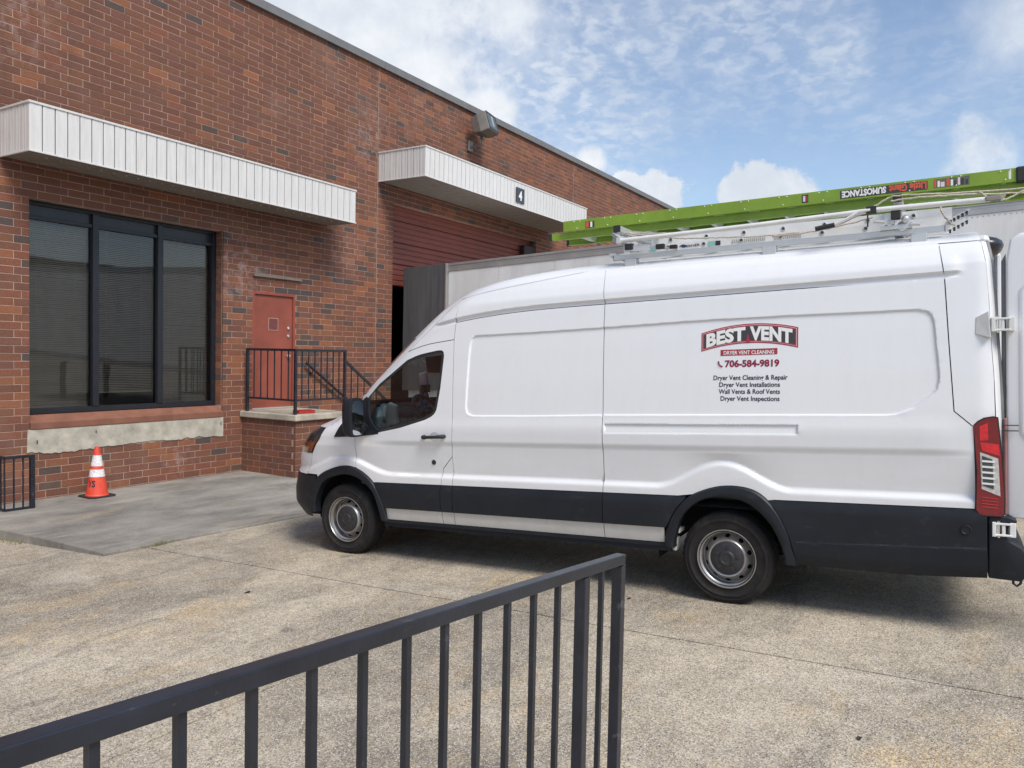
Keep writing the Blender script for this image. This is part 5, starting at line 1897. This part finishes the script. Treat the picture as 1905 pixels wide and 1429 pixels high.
b = MB(); b.prism([(-1.690, .806), (-1.80, .812), (-1.845, .795), (-1.85, .775), (-1.80, .742), (-1.795, .66), (-1.87, .62), (-1.915, .55), (-1.915, .46), (-1.87, .40), (-1.690, .405)], lambda x, z: (x, -1.0, z), lambda x, z: (x, 1.0, z))
bump_o = b.build('rear_bumper', M_black, van, bevel=.022, seg=3, smooth=40)
b = MB(); b.box((-1.918, .70, .455), (-1.905, .955, .515)); b.build('reflector', M_redb, bump_o, bevel=.004)
b = MB(); b.tube([(-1.83, .93, .41), (-1.83, .93, .37), (-1.85, .93, .355), (-1.87, .93, .375), (-1.875, .93, .41)], .008, 8); b.build('tow_eye', M_rubber, bump_o, smooth=40)


def rdoor(name, x0, y0, ax):
    """a rear door leaf lying along axis ax from its hinge; thickness towards the inside"""
    pass


# left leaf, swung right round so that it stands beyond the corner, its outside facing the street side
HX, HY = -1.80, .955
DL = [(0, .815), (.03, .795), (.88, .795), (.91, .82), (.91, 2.58), (.87, 2.62), (.07, 2.62), (.02, 2.585), (0, 2.45)]


def dmap(u, z, dy): return (HX - u, HY + dy, z)


bb_ = MB(); bb_.prism(DL, lambda u, z: dmap(u, z, 0), lambda u, z: dmap(u, z, -.055))
ld_ = bb_.build('open_rear_door', M_paint, van, bevel=.012, seg=3, smooth=40)
rec_ = [(.10, 1.36), (.14, 1.30), (.78, 1.30), (.82, 1.36), (.82, 2.26), (.76, 2.34), (.18, 2.34), (.10, 2.24)]
fr3 = MB()
ro = inset(rec_, -.035)
n = len(rec_)
fr3.add([dmap(u, z, .0015) for u, z in ro] + [dmap(u, z, .012) for u, z in inset(rec_, -.02)] + [dmap(u, z, .012) for u, z in inset(rec_, -.008)] + [dmap(u, z, .001) for u, z in rec_],
        [(k * n + i, k * n + (i + 1) % n, (k + 1) * n + (i + 1) % n, (k + 1) * n + i) for k in range(3) for i in range(n)])
fr3.build('door_pressing', M_paint, ld_, smooth=50)
b = MB(); b.prism([(.025, .84), (.05, .84), (.05, 2.5), (.025, 2.45)], lambda u, z: dmap(u - .052, z, -.030), lambda u, z: dmap(u - .052, z, -.052)); b.build('door_edge_seal', M_grey, ld_, bevel=.006)
b = MB(); b.box((-1.82, -.93, .80), (-1.775, -.005, 2.62)); b.build('closed_rear_door', M_paint, van, bevel=.02)
# cargo space behind the open leaf
b = MB()
for f in ([(-1.70, -.90, .72), (2.19, -.90, .72), (2.19, .90, .72), (-1.70, .90, .72)], [(-1.62, -.78, 2.55), (1.5, -.78, 2.55), (1.5, .78, 2.55), (-1.62, .78, 2.55)]): b.add(f, [(0, 1, 2, 3)])
b.build('cargo_floor', M_grey, van, fix=False)
for z in (2.04, .725):
    hg_ = MB()
    yw = .99
    if z > 1:
        hg_.prism([(-1.62, z - .055), (-1.625, z + .052), (-1.70, z + .09), (-1.71, z - .085)], lambda x, zz_: (x, float(W(x, zz_, False)) - .004, zz_), lambda x, zz_: (x - .005 if x > -1.66 else x, float(W(x, zz_, False)) + (.004 if x > -1.66 else .034), zz_))
    for dz in (-.042, .030):
        hg_.box((-1.82, yw - .02, z + dz), (-1.715, yw + .022, z + dz + .014))
    hg_.box((-1.735, yw - .03, z - .045), (-1.712, yw + .030, z + .048))
    hg_.box((-1.842, yw - .035, z - .045), (-1.808, yw + .018, z + .048))
    hg_.box((-1.785, yw - .012, z - .03), (-1.765, yw + .018, z + .035))
    h_ = hg_.build('door_hinge', M_aluw, van, bevel=.004)
    pn = MB(); pn.tube([(-1.748, yw + .008, z - .052), (-1.748, yw + .008, z + .055)], .010, 10); pn.build('hinge_pin', M_chrome, h_, smooth=40)
b = MB(); b.bar((-1.775, .985, 1.395), (-1.86, .975, 1.395), .006, .006); b.bar((-1.775, .985, 1.36), (-1.86, .975, 1.36), .006, .006); b.build('check_strap', M_rubber, van)
# brake light and camera pod over the rear doors
b = MB()
pc = Vector((-1.68, .12, 2.655))
rings = []
for t, sc in ((0, 1.0), (.4, .97), (.7, .80), (.9, .52), (1.0, .12)):
    rings.append([(pc.x - .15 * t, pc.y + .20 * sc * math.cos(a), pc.z + (.070 * sc * math.sin(a) if math.sin(a) > 0 else .115 * sc * math.sin(a) * (1 - .3 * t))) for a in np.linspace(0, 2 * PI, 20, endpoint=False)])
b.add([p for r_ in rings for p in r_], [(i * 20 + k, i * 20 + (k + 1) % 20, (i + 1) * 20 + (k + 1) % 20, (i + 1) * 20 + k) for i in range(4) for k in range(20)] + [tuple(80 + k for k in range(20))])
b.build('high_brake_light', simple('glossy_black_pod', (.02, .022, .026), .35, coat=.25, vary=.05), van, smooth=50)

# --- cab interior
b = MB(); b.prism([(3.10, .80), (3.10, 1.02), (3.22, 1.14), (3.45, 1.21), (3.98, 1.24), (3.98, .80)], lambda x, z: (x, -.86, z), lambda x, z: (x, .86, z)); b.build('dashboard', M_cabin, van, bevel=.03)
b = MB(); b.prism([(3.22, 1.16), (3.28, 1.36), (3.46, 1.44), (3.70, 1.25)], lambda x, z: (x, .05, z), lambda x, z: (x, .60, z)); b.build('instrument_hood', M_cabin, van, bevel=.03)
wc = Vector((3.10, .45, 1.405)); wt = Euler((0, math.radians(-52), 0)).to_matrix()
def wp(a, r): return wc + wt @ Vector((r * math.cos(a), r * math.sin(a), 0))
b = MB(); b.tube([wp(a, .19) for a in np.linspace(0, 2 * PI, 33)], .0185, 8, cap=False)
for a in (0.0, 2.2, 4.1): b.tube([wp(a, .03), wp(a, .18)], .014, 6)
b.sphere(wc, .06, .06, .05, 12, 8); b.tube([wc, wc + Vector((.35, 0, -.22))], .04, 10)
b.build('steering_wheel', simple('wheel_leather', (.05, .05, .052), .4), van, smooth=50)
for y_ in (.45, -.45):
    b = MB(); b.box((2.40, y_ - .25, .80), (2.95, y_ + .25, 1.02)); b.prism([(2.26, 1.0), (2.44, 1.0), (2.34, 1.62), (2.24, 1.62)], lambda x, z: (x, y_ - .24, z), lambda x, z: (x, y_ + .24, z)); b.box((2.23, y_ - .13, 1.64), (2.33, y_ + .13, 1.86))
    b.build('seat', M_cabin, van, bevel=.04)
b = MB(); b.prism([(2.87, 1.775), (3.10, 1.79), (3.12, 1.945), (2.89, 1.965)], lambda x, z: (x, .44, z), lambda x, z: (x, .462, z)); b.build('sun_visor', simple('visor_maroon', (.045, .018, .018), .7), van, bevel=.008)
b = MB(); b.box((2.25, -.90, .70), (3.6, .90, .80)); b.add([(2.22, -.86, 2.30), (3.02, -.70, 2.10), (3.02, .70, 2.10), (2.22, .86, 2.30)], [(0, 1, 2, 3)]); b.build('cab_lining', M_cabin, van, fix=False)
b = MB(); b.tube([(3.42, .1, 1.46), (3.41, .1, 1.60)], .012, 8); b.box((3.36, .04, 1.58), (3.40, .16, 1.66)); b.tube([(3.40, .1, 1.60), (3.44, .02, 1.57), (3.50, -.06, 1.62)], .008, 6); b.build('phone_mount', M_rubber, van)
# loose things on the dash
bt = thing('water_bottle', 'pale green plastic bottle standing on the dashboard behind the side window', 'bottle', (3.62, .55, 1.41), None, VM)
b = MB(); b.lathe([(0, 0), (0, .042), (.12, .042), (.135, .045), (.15, .040), (.19, .038), (.22, .018), (.235, .016)], (3.45, .80, 1.222), (0, 0, 1), 18); b.build('bottle_body', M_bottle, bt, smooth=40)
b = MB(); b.lathe([(.236, .018), (.262, .018), (.262, 0)], (3.45, .80, 1.222), (0, 0, 1), 14); b.build('bottle_cap', simple('bottle_cap_brown', (.16, .08, .05), .5), bt, smooth=40)
pb = thing('paper_bag', 'crumpled pale grey paper bag lying on the dashboard beside the bottle', 'bag', (3.66, .35, 1.41), None, VM)
b = MB(); b.prism([(3.33, 1.29), (3.47, 1.25), (3.51, 1.45), (3.43, 1.50), (3.34, 1.47)], lambda x, z: (x, .62, z), lambda x, z: (x + .01, .66, z - .01)); b.build('bag_body', M_paper, pb, bevel=.01)
b = MB(); b.prism([(3.36, 1.20), (3.50, 1.20), (3.50, 1.27), (3.42, 1.29)], lambda x, z: (x, .74, z), lambda x, z: (x, .86, z - .01)); b.build('bag_fold', M_paper, pb, bevel=.01)
hb_ = thing('hanging_cloth', 'pink and blue cloth bundle hanging inside the van windscreen', 'cloth', (3.45, -.3, 1.45), None, VM)
b = MB(); b.prism([(3.46, 1.80), (3.56, 1.78), (3.54, 1.62), (3.48, 1.50), (3.44, 1.62)], lambda x, z: (x, -.02, z), lambda x, z: (x + .03, -.10, z)); b.build('pink_bundle', M_pink, hb_, bevel=.015)
b = MB(); b.prism([(3.55, 1.70), (3.62, 1.66), (3.62, 1.42), (3.53, 1.40), (3.50, 1.52)], lambda x, z: (x, -.11, z), lambda x, z: (x + .02, -.17, z)); b.build('blue_bundle', M_bluec, hb_, bevel=.015)


# --- printing on the van's side (flat film on the panel)
def film(name, V, F, mat, x0, z0, off, parent, fn=None):
    b_ = MB()
    X = x0 - V[:, 0]; Z = z0 + V[:, 1]
    if fn is not None: X, Z = fn(X, Z)
    Y = W(X, Z) + off
    b_.add([(float(x), float(y), float(z)) for x, y, z in zip(X, Y, Z)], F)
    return b_.build(name, mat, parent, fix=False)


sp_rear = [o for o in parts_left if o.name.startswith('side_panel')][1]
Lx0, Lx1 = .168, -.533


def arch(u, v):
    """logo space: u 0..1 left to right, v 0..1 bottom to top"""
    x = Lx0 + (Lx1 - Lx0) * u
    s = 1 - (2 * u - 1) ** 2
    zb_a = 1.915 + .050 * s + .012 * u; zt_a = 2.055 + .050 * s + .020 * u
    return x, zb_a + (zt_a - zb_a) * v


def arch_poly(name, mat, ins, off, parent):
    poly = []
    ux, vz = ins / .70, ins / .145
    for u in np.linspace(ux, 1 - ux, 24): poly.append(arch(u, vz))
    poly += [arch(1 - ux, .5)]
    for u in np.linspace(1 - ux, ux, 24): poly.append(arch(u, 1 - vz))
    poly += [arch(ux, .5)]
    n_ = 24
    b_ = MB()
    bot_ = [arch(u, vz) for u in np.linspace(ux, 1 - ux, n_)]; top_ = [arch(u, 1 - vz) for u in np.linspace(ux, 1 - ux, n_)]
    vs_ = [P3(x, z, off) for x, z in bot_] + [P3(x, z, off) for x, z in top_]
    b_.add(vs_, [(i, i + 1, n_ + i + 1, n_ + i) for i in range(n_ - 1)])
    return b_.build(name, mat, parent, fix=False)


arch_poly('logo_badge', M_lred, 0, .0015, sp_rear)
arch_poly('logo_badge', M_lpale, .009, .0022, sp_rear)
arch_poly('logo_badge', M_lred, .012, .0029, sp_rear)
arch_poly('logo_badge', M_ldark, .021, .0036, sp_rear)
for word, u0, u1 in (('BEST', .055, .470), ('VENT', .515, .945)):
    V, F = text_mesh(word, 1, 1, .050, 1.03)
    for mt_, ex, of in ((M_lred, .012, .0043), (M_white, 0, .0050)):
        if ex: continue
        uu = u0 + (u1 - u0) * V[:, 0]; vv = .17 + .68 * V[:, 1]
        pts_ = [arch(u_, v_) for u_, v_ in zip(uu, vv)]
        b = MB(); b.add([P3(x, z, of) for x, z in pts_], F); b.build('logo_word', mt_, sp_rear, fix=False)
b = MB()
b.add([P3(*arch(.475, .02), .0043), P3(*arch(.52, .02), .0043), P3(*arch(.497, .55), .0043)], [(0, 1, 2)]); b.build('logo_wedge', M_lred, sp_rear, fix=False)
b = MB(); vs = []
for u in np.linspace(0, 1, 6): vs += [P3(.022 - .412 * u, 1.880 + .004 * u, .0015), P3(.022 - .412 * u, 1.925 + .004 * u, .0015)]
b.add(vs, [(2 * i, 2 * i + 2, 2 * i + 3, 2 * i + 1) for i in range(5)]); b.build('logo_bar', M_lred, sp_rear, fix=False)
V, F = text_mesh('DRYER VENT CLEANING', .365, .028, .02); film('logo_lettering', V, F, M_white, -.002, 1.889, .0024, sp_rear)
V, F = text_mesh('706-584-9819', .392, .050, .04); film('phone_number', V, F, M_crim, -.012, 1.797, .0018, sp_rear)
b = MB(); ph = spline([(.036, 1.84), (.034, 1.822), (.022, 1.806), (.006, 1.800)], 4); b.tube([P3(x, z, .0005) for x, z in ph], .0065, 6); b.build('phone_symbol', M_crim, sp_rear)
for s_t, xa, xb, z_ in (('Dryer Vent Cleaning & Repair', .073, -.462, 1.700), ('Dryer Vent Installations', .030, -.409, 1.648), ('Wall Vents & Roof Vents', .034, -.409, 1.597), ('Dryer Vent Inspections', .020, -.406, 1.545)):
    V, F = text_mesh(s_t, xa - xb, .035, .02); film('service_line', V, F, M_ink, xa, z_, .0018, sp_rear)

# --- roof rack with its drop-down arm
rk = MB(); rk.box((-1.456, .735, 2.698), (.952, .785, 2.736)); rack = rk.build('roof_rack', M_rack, van, bevel=.002)
for x_ in (-1.4595, .9522):
    b = MB(); b.box((x_, .734, 2.697), (x_ + .0033, .786, 2.737)); b.build('rail_end_cap', M_rubber, rack)
b = MB(); b.box((-1.456, -.785, 2.698), (.952, -.735, 2.736)); b.build('side_rail', M_rack, rack, bevel=.002)
for x_ in (.80, -.30, -1.30):
    for y_ in (.70, -.80):
        b = MB(); b.box((x_ - .05, y_, 2.62), (x_ + .05, y_ + .10, 2.698)); b.build('rack_foot', M_rack, rack, bevel=.004)
for x_ in (.98, -1.16):
    b = MB(); b.box((x_ - .03, -.80, 2.737), (x_ + .03, .73, 2.765)); b.build('crossbar', M_rack, rack, bevel=.002)
    b = MB(); b.box((x_ - .028, -.70, 2.885), (x_ + .028, .60, 2.93)); b.build('middle_crossbar', M_rack, rack, bevel=.002)
    b = MB(); b.box((x_ - .028, -.80, 2.962), (x_ + .028, .62, 3.012)); b.build('upper_crossbar', M_rack, rack, bevel=.002)
    b = MB(); b.box((x_ - .030, .6202, 2.959), (x_ + .030, .632, 3.015)); b.build('bar_end_cap', M_rubber, rack)
    b = MB(); b.box((x_ - .030, .6002, 2.882), (x_ + .030, .612, 2.933)); b.build('bar_end_cap', M_rubber, rack)
    for y_ in (-.66, .40):
        b = MB(); b.box((x_ - .02, y_ - .02, 2.766), (x_ + .02, y_ + .02, 2.9615)); b.build('rack_upright', M_rack, rack)
b = MB(); b.tube([(.87, .84, 2.845), (-.20, .84, 2.858), (-1.02, .84, 2.878), (-1.72, .84, 2.872)], .019, 12); b.build('clamp_tube', M_aluw, rack, smooth=40)
b = MB(); b.box((.86, .80, 2.82), (.90, .86, 2.87)); b.build('tube_knuckle', M_rack, rack, bevel=.005)
b = MB(); b.box((-1.04, .815, 2.855), (-.975, .865, 2.905)); b.tube([(-.985, .862, 2.87), (-.985, .866, 2.76)], .006, 6); b.build('tube_knuckle', M_rubber, rack, bevel=.005)
b = MB(); b.box((-1.69, .815, 2.857), (-1.78, .865, 2.89)); b.build('tube_knuckle', M_bronze, rack, bevel=.005)
b = MB(); b.tube([(-.77, .87, 2.80), (-.85, .875, 2.83), (-.93, .87, 2.875), (-1.0, .86, 2.88)], .011, 8); crk = b.build('crank_handle', M_aluw, rack, smooth=40)
b = MB(); b.tube([(-.64, .87, 2.782), (-.77, .87, 2.798)], .017, 10); b.build('crank_grip', M_rubber, crk, smooth=40)
# linkage at the rear bar and at the front bar
b = MB()
for x_, y_, z_, r_ in ((-1.12, .80, 2.79, .035), (-1.22, .82, 2.80, .028), (-1.17, .80, 2.84, .03), (-1.20, .78, 2.755, .04)): b.sphere((x_, y_, z_), r_, r_, r_, 10, 6)
b.box((-1.26, .70, 2.737), (-1.06, .82, 2.765)); b.box((-1.15, .78, 2.77), (-1.09, .83, 2.85)); b.tube([(-1.02, .83, 2.80), (-1.09, .83, 2.79)], .012, 6); b.tube([(-1.25, .82, 2.76), (-1.31, .83, 2.752)], .012, 6)
b.build('rear_linkage', M_rack, rack, smooth=40)
b = MB(); b.box((-1.19, .80, 2.80), (-1.13, .85, 2.87)); b.build('linkage_block', M_rubber, rack, bevel=.006)
b = MB(); b.bar((1.02, .60, 2.95), (.80, .82, 2.80), .04, .03); b.bar((1.02, .60, 2.90), (.70, .82, 2.75), .03, .03); b.bar((.62, .82, 2.77), (.84, .82, 2.78), .03, .05); b.tube([(.72, .83, 2.80), (.40, .80, 2.74)], .010, 6); b.bar((.60, .60, 2.90), (.90, .40, 2.98), .03, .03)
b.build('front_linkage', M_rack, rack)
for q0, q1 in (((.76, .80, 2.765), (.83, .85, 2.815)), ((.50, .80, 2.75), (.57, .84, 2.79)), ((.40, .79, 2.745), (.46, .83, 2.775))):
    b = MB(); b.box(q0, q1); b.build('linkage_block', M_rubber, rack, bevel=.006)

# ------------------------------------------------------------------ ladders and rope on the rack
gl = thing('green_ladder', 'long lime green fibreglass extension ladder lying upside down on top of the van rack', 'ladder', (0, 0, 3.03), None, VM)


def channel(b_, x0, x1, y, s, z0, z1, wd=.032, t=.006):
    """C-shaped rail: web at y, flanges reaching s*wd inwards"""
    pr = [(y, z0), (y, z1), (y - s * wd, z1), (y - s * wd, z1 - t), (y - s * t, z1 - t), (y - s * t, z0 + t), (y - s * wd, z0 + t), (y - s * wd, z0)]
    b_.prism(pr, lambda yy, zz_: (x0, yy, zz_), lambda yy, zz_: (x1, yy, zz_))


for s in (1, -1):
    b = MB(); channel(b, 1.66, -2.12, .02 + .235 * s, s, 3.083, 3.180); r1 = b.build('outer_rail', M_green, gl, bevel=.002)
    b = MB(); channel(b, 1.80, -2.0, .02 + .195 * s, s, 3.02, 3.0815); r2_ = b.build('inner_rail', M_green, gl, bevel=.002)
    b = MB(); b.box((-2.20, .02 + .235 * s - .045, 3.075), (-2.07 + .17, .02 + .235 * s + .012, 3.186)); b.build('rail_foot', M_rubber, gl, bevel=.01)
    b = MB(); b.box((1.802, .02 + .195 * s - .034, 3.018), (1.83, .02 + .195 * s + .002, 3.084)); b.build('rail_foot', M_rubber, gl, bevel=.004)
for k in range(12):
    x_ = 1.52 - k * .305
    b = MB()
    b.prism([(x_ - .03, 3.075), (x_ + .03, 3.075), (x_ + .012, 3.03), (x_ - .012, 3.03)], lambda x, z: (x, -.17, z), lambda x, z: (x, .21, z))
    b.build('rung', M_alu, gl)
    b = MB()
    b.prism([(x_ - .03, 3.165), (x_ + .03, 3.165), (x_ + .012, 3.12), (x_ - .012, 3.12)], lambda x, z: (x, -.21, z), lambda x, z: (x, .248, z))
    b.build('rung', M_alu, gl)
    b = MB()
    for dx, dz in ((-.03, 3.168), (.03, 3.168), (0, 3.105)): b.lathe([(0, .0055), (.003, .004), (.003, 0)], (x_ + dx, .255, dz), (0, 1, 0), 8)
    b.build('rung_rivet', M_white, gl)
YL = .2556


def lplate(x0, x1, z0, z1, mat, off=0.0, nm='label_plate', par=None):
    b_ = MB(); b_.add([(x0, YL + off, z0), (x1, YL + off, z0), (x1, YL + off, z1), (x0, YL + off, z1)], [(0, 1, 2, 3)]); return b_.build(nm, mat, par or gl, fix=False)


def ltext(s, xa, xb, z0, h, mat, bold=.02):
    """upside-down lettering: starts at xb (towards the tail) and reads back to xa"""
    V, F = text_mesh(s, xa - xb, h, bold)
    b_ = MB(); b_.add([(xb + v[0], YL + .002, z0 + h - v[1]) for v in V], F); b_.build('ladder_lettering', mat, gl, fix=False)


lplate(1.435, 1.345, 3.094, 3.155, M_ldark); lplate(1.43, 1.40, 3.10, 3.15, M_orange, .001, 'label_patch'); lplate(1.385, 1.365, 3.10, 3.15, M_white, .001, 'label_patch')
lplate(-.455, -.505, 3.10, 3.165, M_ldark); lplate(-.465, -.482, 3.11, 3.155, M_lpale, .001, 'label_patch'); lplate(-.486, -.500, 3.11, 3.150, M_lred, .001, 'label_patch')
lplate(-.74, -1.345, 3.098, 3.162, M_ldark)
ltext('SUMOSTANCE', -.752, -1.065, 3.106, .047, M_white, .05)
ltext('Little Giant', -1.085, -1.338, 3.104, .050, M_orange, .05)
lplate(-1.385, -1.615, 3.10, 3.165, simple('label_grey', (.12, .13, .09), .6))
for i, (xa, xb, mt_) in enumerate(((-1.388, -1.40, M_orange), (-1.41, -1.425, M_white), (-1.43, -1.455, M_lpale), (-1.468, -1.488, M_orange), (-1.495, -1.51, M_white), (-1.515, -1.53, M_ldark), (-1.54, -1.555, M_lpale), (-1.56, -1.58, M_ldark), (-1.59, -1.605, M_ldark))):
    lplate(xa, xb, 3.105, 3.16 - .01 * (i % 3), mt_, .001, 'label_patch')
lplate(-1.855, -1.87, 3.105, 3.165, M_white)

al = thing('aluminium_ladder', 'bare aluminium extension ladder lying low on the rack under the white clamp tube', 'ladder', (0, .6, 2.77), None, VM)
for j, (yy, z0, z1, xa, xb) in enumerate(((.56, 2.825, 2.895, .70, -1.50), (.60, 2.765, 2.824, .76, -1.50))):
    for s in (1, -1):
        y_ = yy if s > 0 else yy - .40
        b = MB(); channel(b, xa, xb, y_, s, z0, z1, .028, .004); b.build('ladder_rail', M_aluw, al, bevel=.0015)
    for k in range(8):
        x_ = .53 - k * .2985 + (.012 if j else 0)
        if x_ < xb: continue
        b = MB(); b.lathe([(0, .018), (.41, .018), (.412, .012)], (x_, yy - .405, (z0 + z1) / 2), (0, 1, 0), 12); rg = b.build('rung', M_alu, al, smooth=40)
        b = MB(); b.lathe([(.0, .016), (.004, .0165), (.004, .0)], (x_, yy + .0005, (z0 + z1) / 2 - .002), (0, 1, 0), 10); b.build('rung_end', simple('rung_hole_dark', (.06, .06, .055), .6) if not (j or k) else bpy.data.materials['rung_hole_dark'], rg)
for z0 in (2.79, 2.725):
    b = MB(); b.bar((-1.475, .62, z0), (-1.60, .60, z0 + .065), .07, .012, (0, 0, 1)); ft = b.build('ladder_shoe', M_alu, al)
    b = MB()
    for k in range(5):
        t = (k + .5) / 5; b.box((-1.475 - .125 * t - .008, .58, z0 + .065 * t - .022), (-1.475 - .125 * t + .006, .655, z0 + .065 * t - .006))
    b.build('shoe_tread', M_rubber, ft)
V, F = text_mesh('WERNER', .155, .020, .02)
b = MB(); b.add([(.43 - v[0], .6045, 2.778 + v[1] + v[0] * .02) for v in V], F); b.build('rail_lettering', M_ink, al, fix=False)
b = MB(); sw = [(.45 - .07 * t, 2.788 + .017 * math.sin(PI * t)) for t in np.linspace(0, 1, 12)] + [(.38 + .05 * t, 2.788 - .008 * math.sin(PI * t)) for t in np.linspace(0, 1, 10)]
b.add([(x, .6038, z) for x, z in sw], [tuple(range(len(sw)))]); b.build('rail_swoosh', M_blue, al, fix=False)
for xa, xb, mt_ in ((.21, .155, M_teal), (.15, .11, M_ink), (.70, .64, M_teal)):
    b = MB(); b.add([(xa, .6042, 2.772), (xb, .6042, 2.772), (xb, .6042, 2.808), (xa, .6042, 2.808)], [(0, 1, 2, 3)]); b.build('rail_label', mt_, al, fix=False)
b = MB()
for k in range(34):
    x_ = .02 - k * .0155
    if abs(x_ + .26) < .03: continue
    b.add([(x_, .6042, 2.772 + .004 * (k % 3)), (x_ - .008, .6042, 2.772), (x_ - .008, .6042, 2.806), (x_, .6042, 2.806 - .003 * (k % 2))], [(0, 1, 2, 3)])
b.build('warning_print', simple('faint_print', (.40, .40, .39), .6, vary=0), al, fix=False)


def rope_path(pts, n=10, jit=.004):
    q = spline([Vector(p) for p in pts], n)
    return [Vector(p) + Vector((random.uniform(-jit, jit), random.uniform(-jit, jit), random.uniform(-jit, jit))) for p in q]


rp = thing('pale_rope', 'frayed pale rope trailing along the white clamp tube with one loose end hanging', 'rope', (-1.2, .7, 2.9), None, VM)
for pts in ([(.86, .66, 2.93), (.60, .66, 2.88), (.40, .66, 2.845), (.20, .66, 2.83), (0, .66, 2.815), (-.4, .66, 2.80), (-.70, .66, 2.815), (-.95, .68, 2.90), (-1.10, .66, 2.985), (-1.2, .66, 2.995), (-1.5, .60, 2.985), (-1.8, .55, 2.98), (-2.2, .5, 2.97)],
            [(.90, .64, 2.945), (.72, .64, 2.92), (.5, .63, 2.90)],
            [(-1.12, .68, 2.96), (-1.3, .66, 2.968), (-1.55, .62, 2.962), (-1.85, .55, 2.95), (-2.2, .5, 2.94)],
            [(-1.43, .74, 2.87), (-1.445, .77, 2.82), (-1.47, .80, 2.77), (-1.50, .81, 2.735), (-1.515, .81, 2.725)],
            [(-.30, .665, 2.79), (-.60, .665, 2.80), (-.85, .67, 2.83), (-1.0, .67, 2.86)],
            [(-1.66, .6, 2.98), (-1.72, .62, 2.92), (-1.78, .62, 2.895), (-1.86, .6, 2.92), (-1.95, .58, 2.97)]):
    b = MB(); b.tube(rope_path(pts, 8, .003), .0065, 6); b.build('rope_strand', M_rope, rp, smooth=50)

# ------------------------------------------------------------------ building across the yard (seen mirrored in the office window), small debris
far = thing('warehouse', 'long low warehouse across the yard, mirrored as a dark band in the office window', 'building', (10, -34, gz(-34)))
b = MB(); b.box((-40, -46, gz(-34) - 1), (70, -34, gz(-34) + 6.2)); b.build('warehouse_wall', M_farwall, far)
b = MB(); b.box((-40.2, -46.2, gz(-34) + 6.2), (70.2, -33.8, gz(-34) + 6.5)); b.build('roof_edge', M_coping, far)
for x_ in (-20, -5, 12, 28, 45):
    b = MB(); b.box((x_, -33.98, gz(-34) - .2), (x_ + 4, -33.9, gz(-34) + 3.6)); b.build('shutter_door', M_coping, far)

for i, (x_, y_, r_, lb) in enumerate(((4.28, 5.1, .03, 'tiny dark dead leaf on the open yard left of the cargo van'), (5.6, 2.3, .022, 'tiny dark dead leaf on the yard just in front of the rear wheel'),
                                      (3.0, 3.6, .03, 'tiny dark dead leaf beside the yard joint, seen between railing balusters'), (4.0, .45, .02, 'tiny dark dead leaf alone at the bottom right of the yard'))):
    b = MB(); n = 7
    pts = [(x_ + r_ * (1 + .4 * math.sin(3 * t + i)) * math.cos(t), y_ + .6 * r_ * math.sin(t), gz(y_) + .004 + .008 * abs(math.sin(2 * t + i))) for t in np.linspace(0, 2 * PI, n, endpoint=False)]
    b.add(pts + [(x_, y_, gz(y_) + .003)], [(k, (k + 1) % n, n) for k in range(n)])
    lf = b.build('dead_leaf', M_leaf, None, fix=False)
    tag(lf, lb, 'leaf', 'dead leaves on the yard')

b = MB()
for k in range(520):
    q = random.random()
    if q < .5: x_, y_ = random.uniform(4.30, 4.44), random.uniform(8.8, 10.2); zz_ = gz(y_)
    elif q < .75: x_, y_ = random.gauss(5.05, .10), random.gauss(7.40, .02); zz_ = gz(7.4)
    else: x_, y_ = random.uniform(6.0, 8.7), YW - random.uniform(.005, .03); zz_ = -2.056
    h_ = random.uniform(.02, .07) * (1 if q < .75 else .45); a = random.uniform(0, 2 * PI); lx, ly = math.cos(a) * h_ * .5, math.sin(a) * h_ * .5
    ww_ = .003
    b.add([(x_ - ww_, y_, zz_), (x_ + ww_, y_, zz_), (x_ + lx, y_ + ly, zz_ + h_)], [(0, 1, 2)])
wd = b.build('dry_grass', M_weed, None, fix=False)
tag(wd, 'thin dry grass tufts along the edge of the raised concrete pad', 'grass', None, 'stuff')
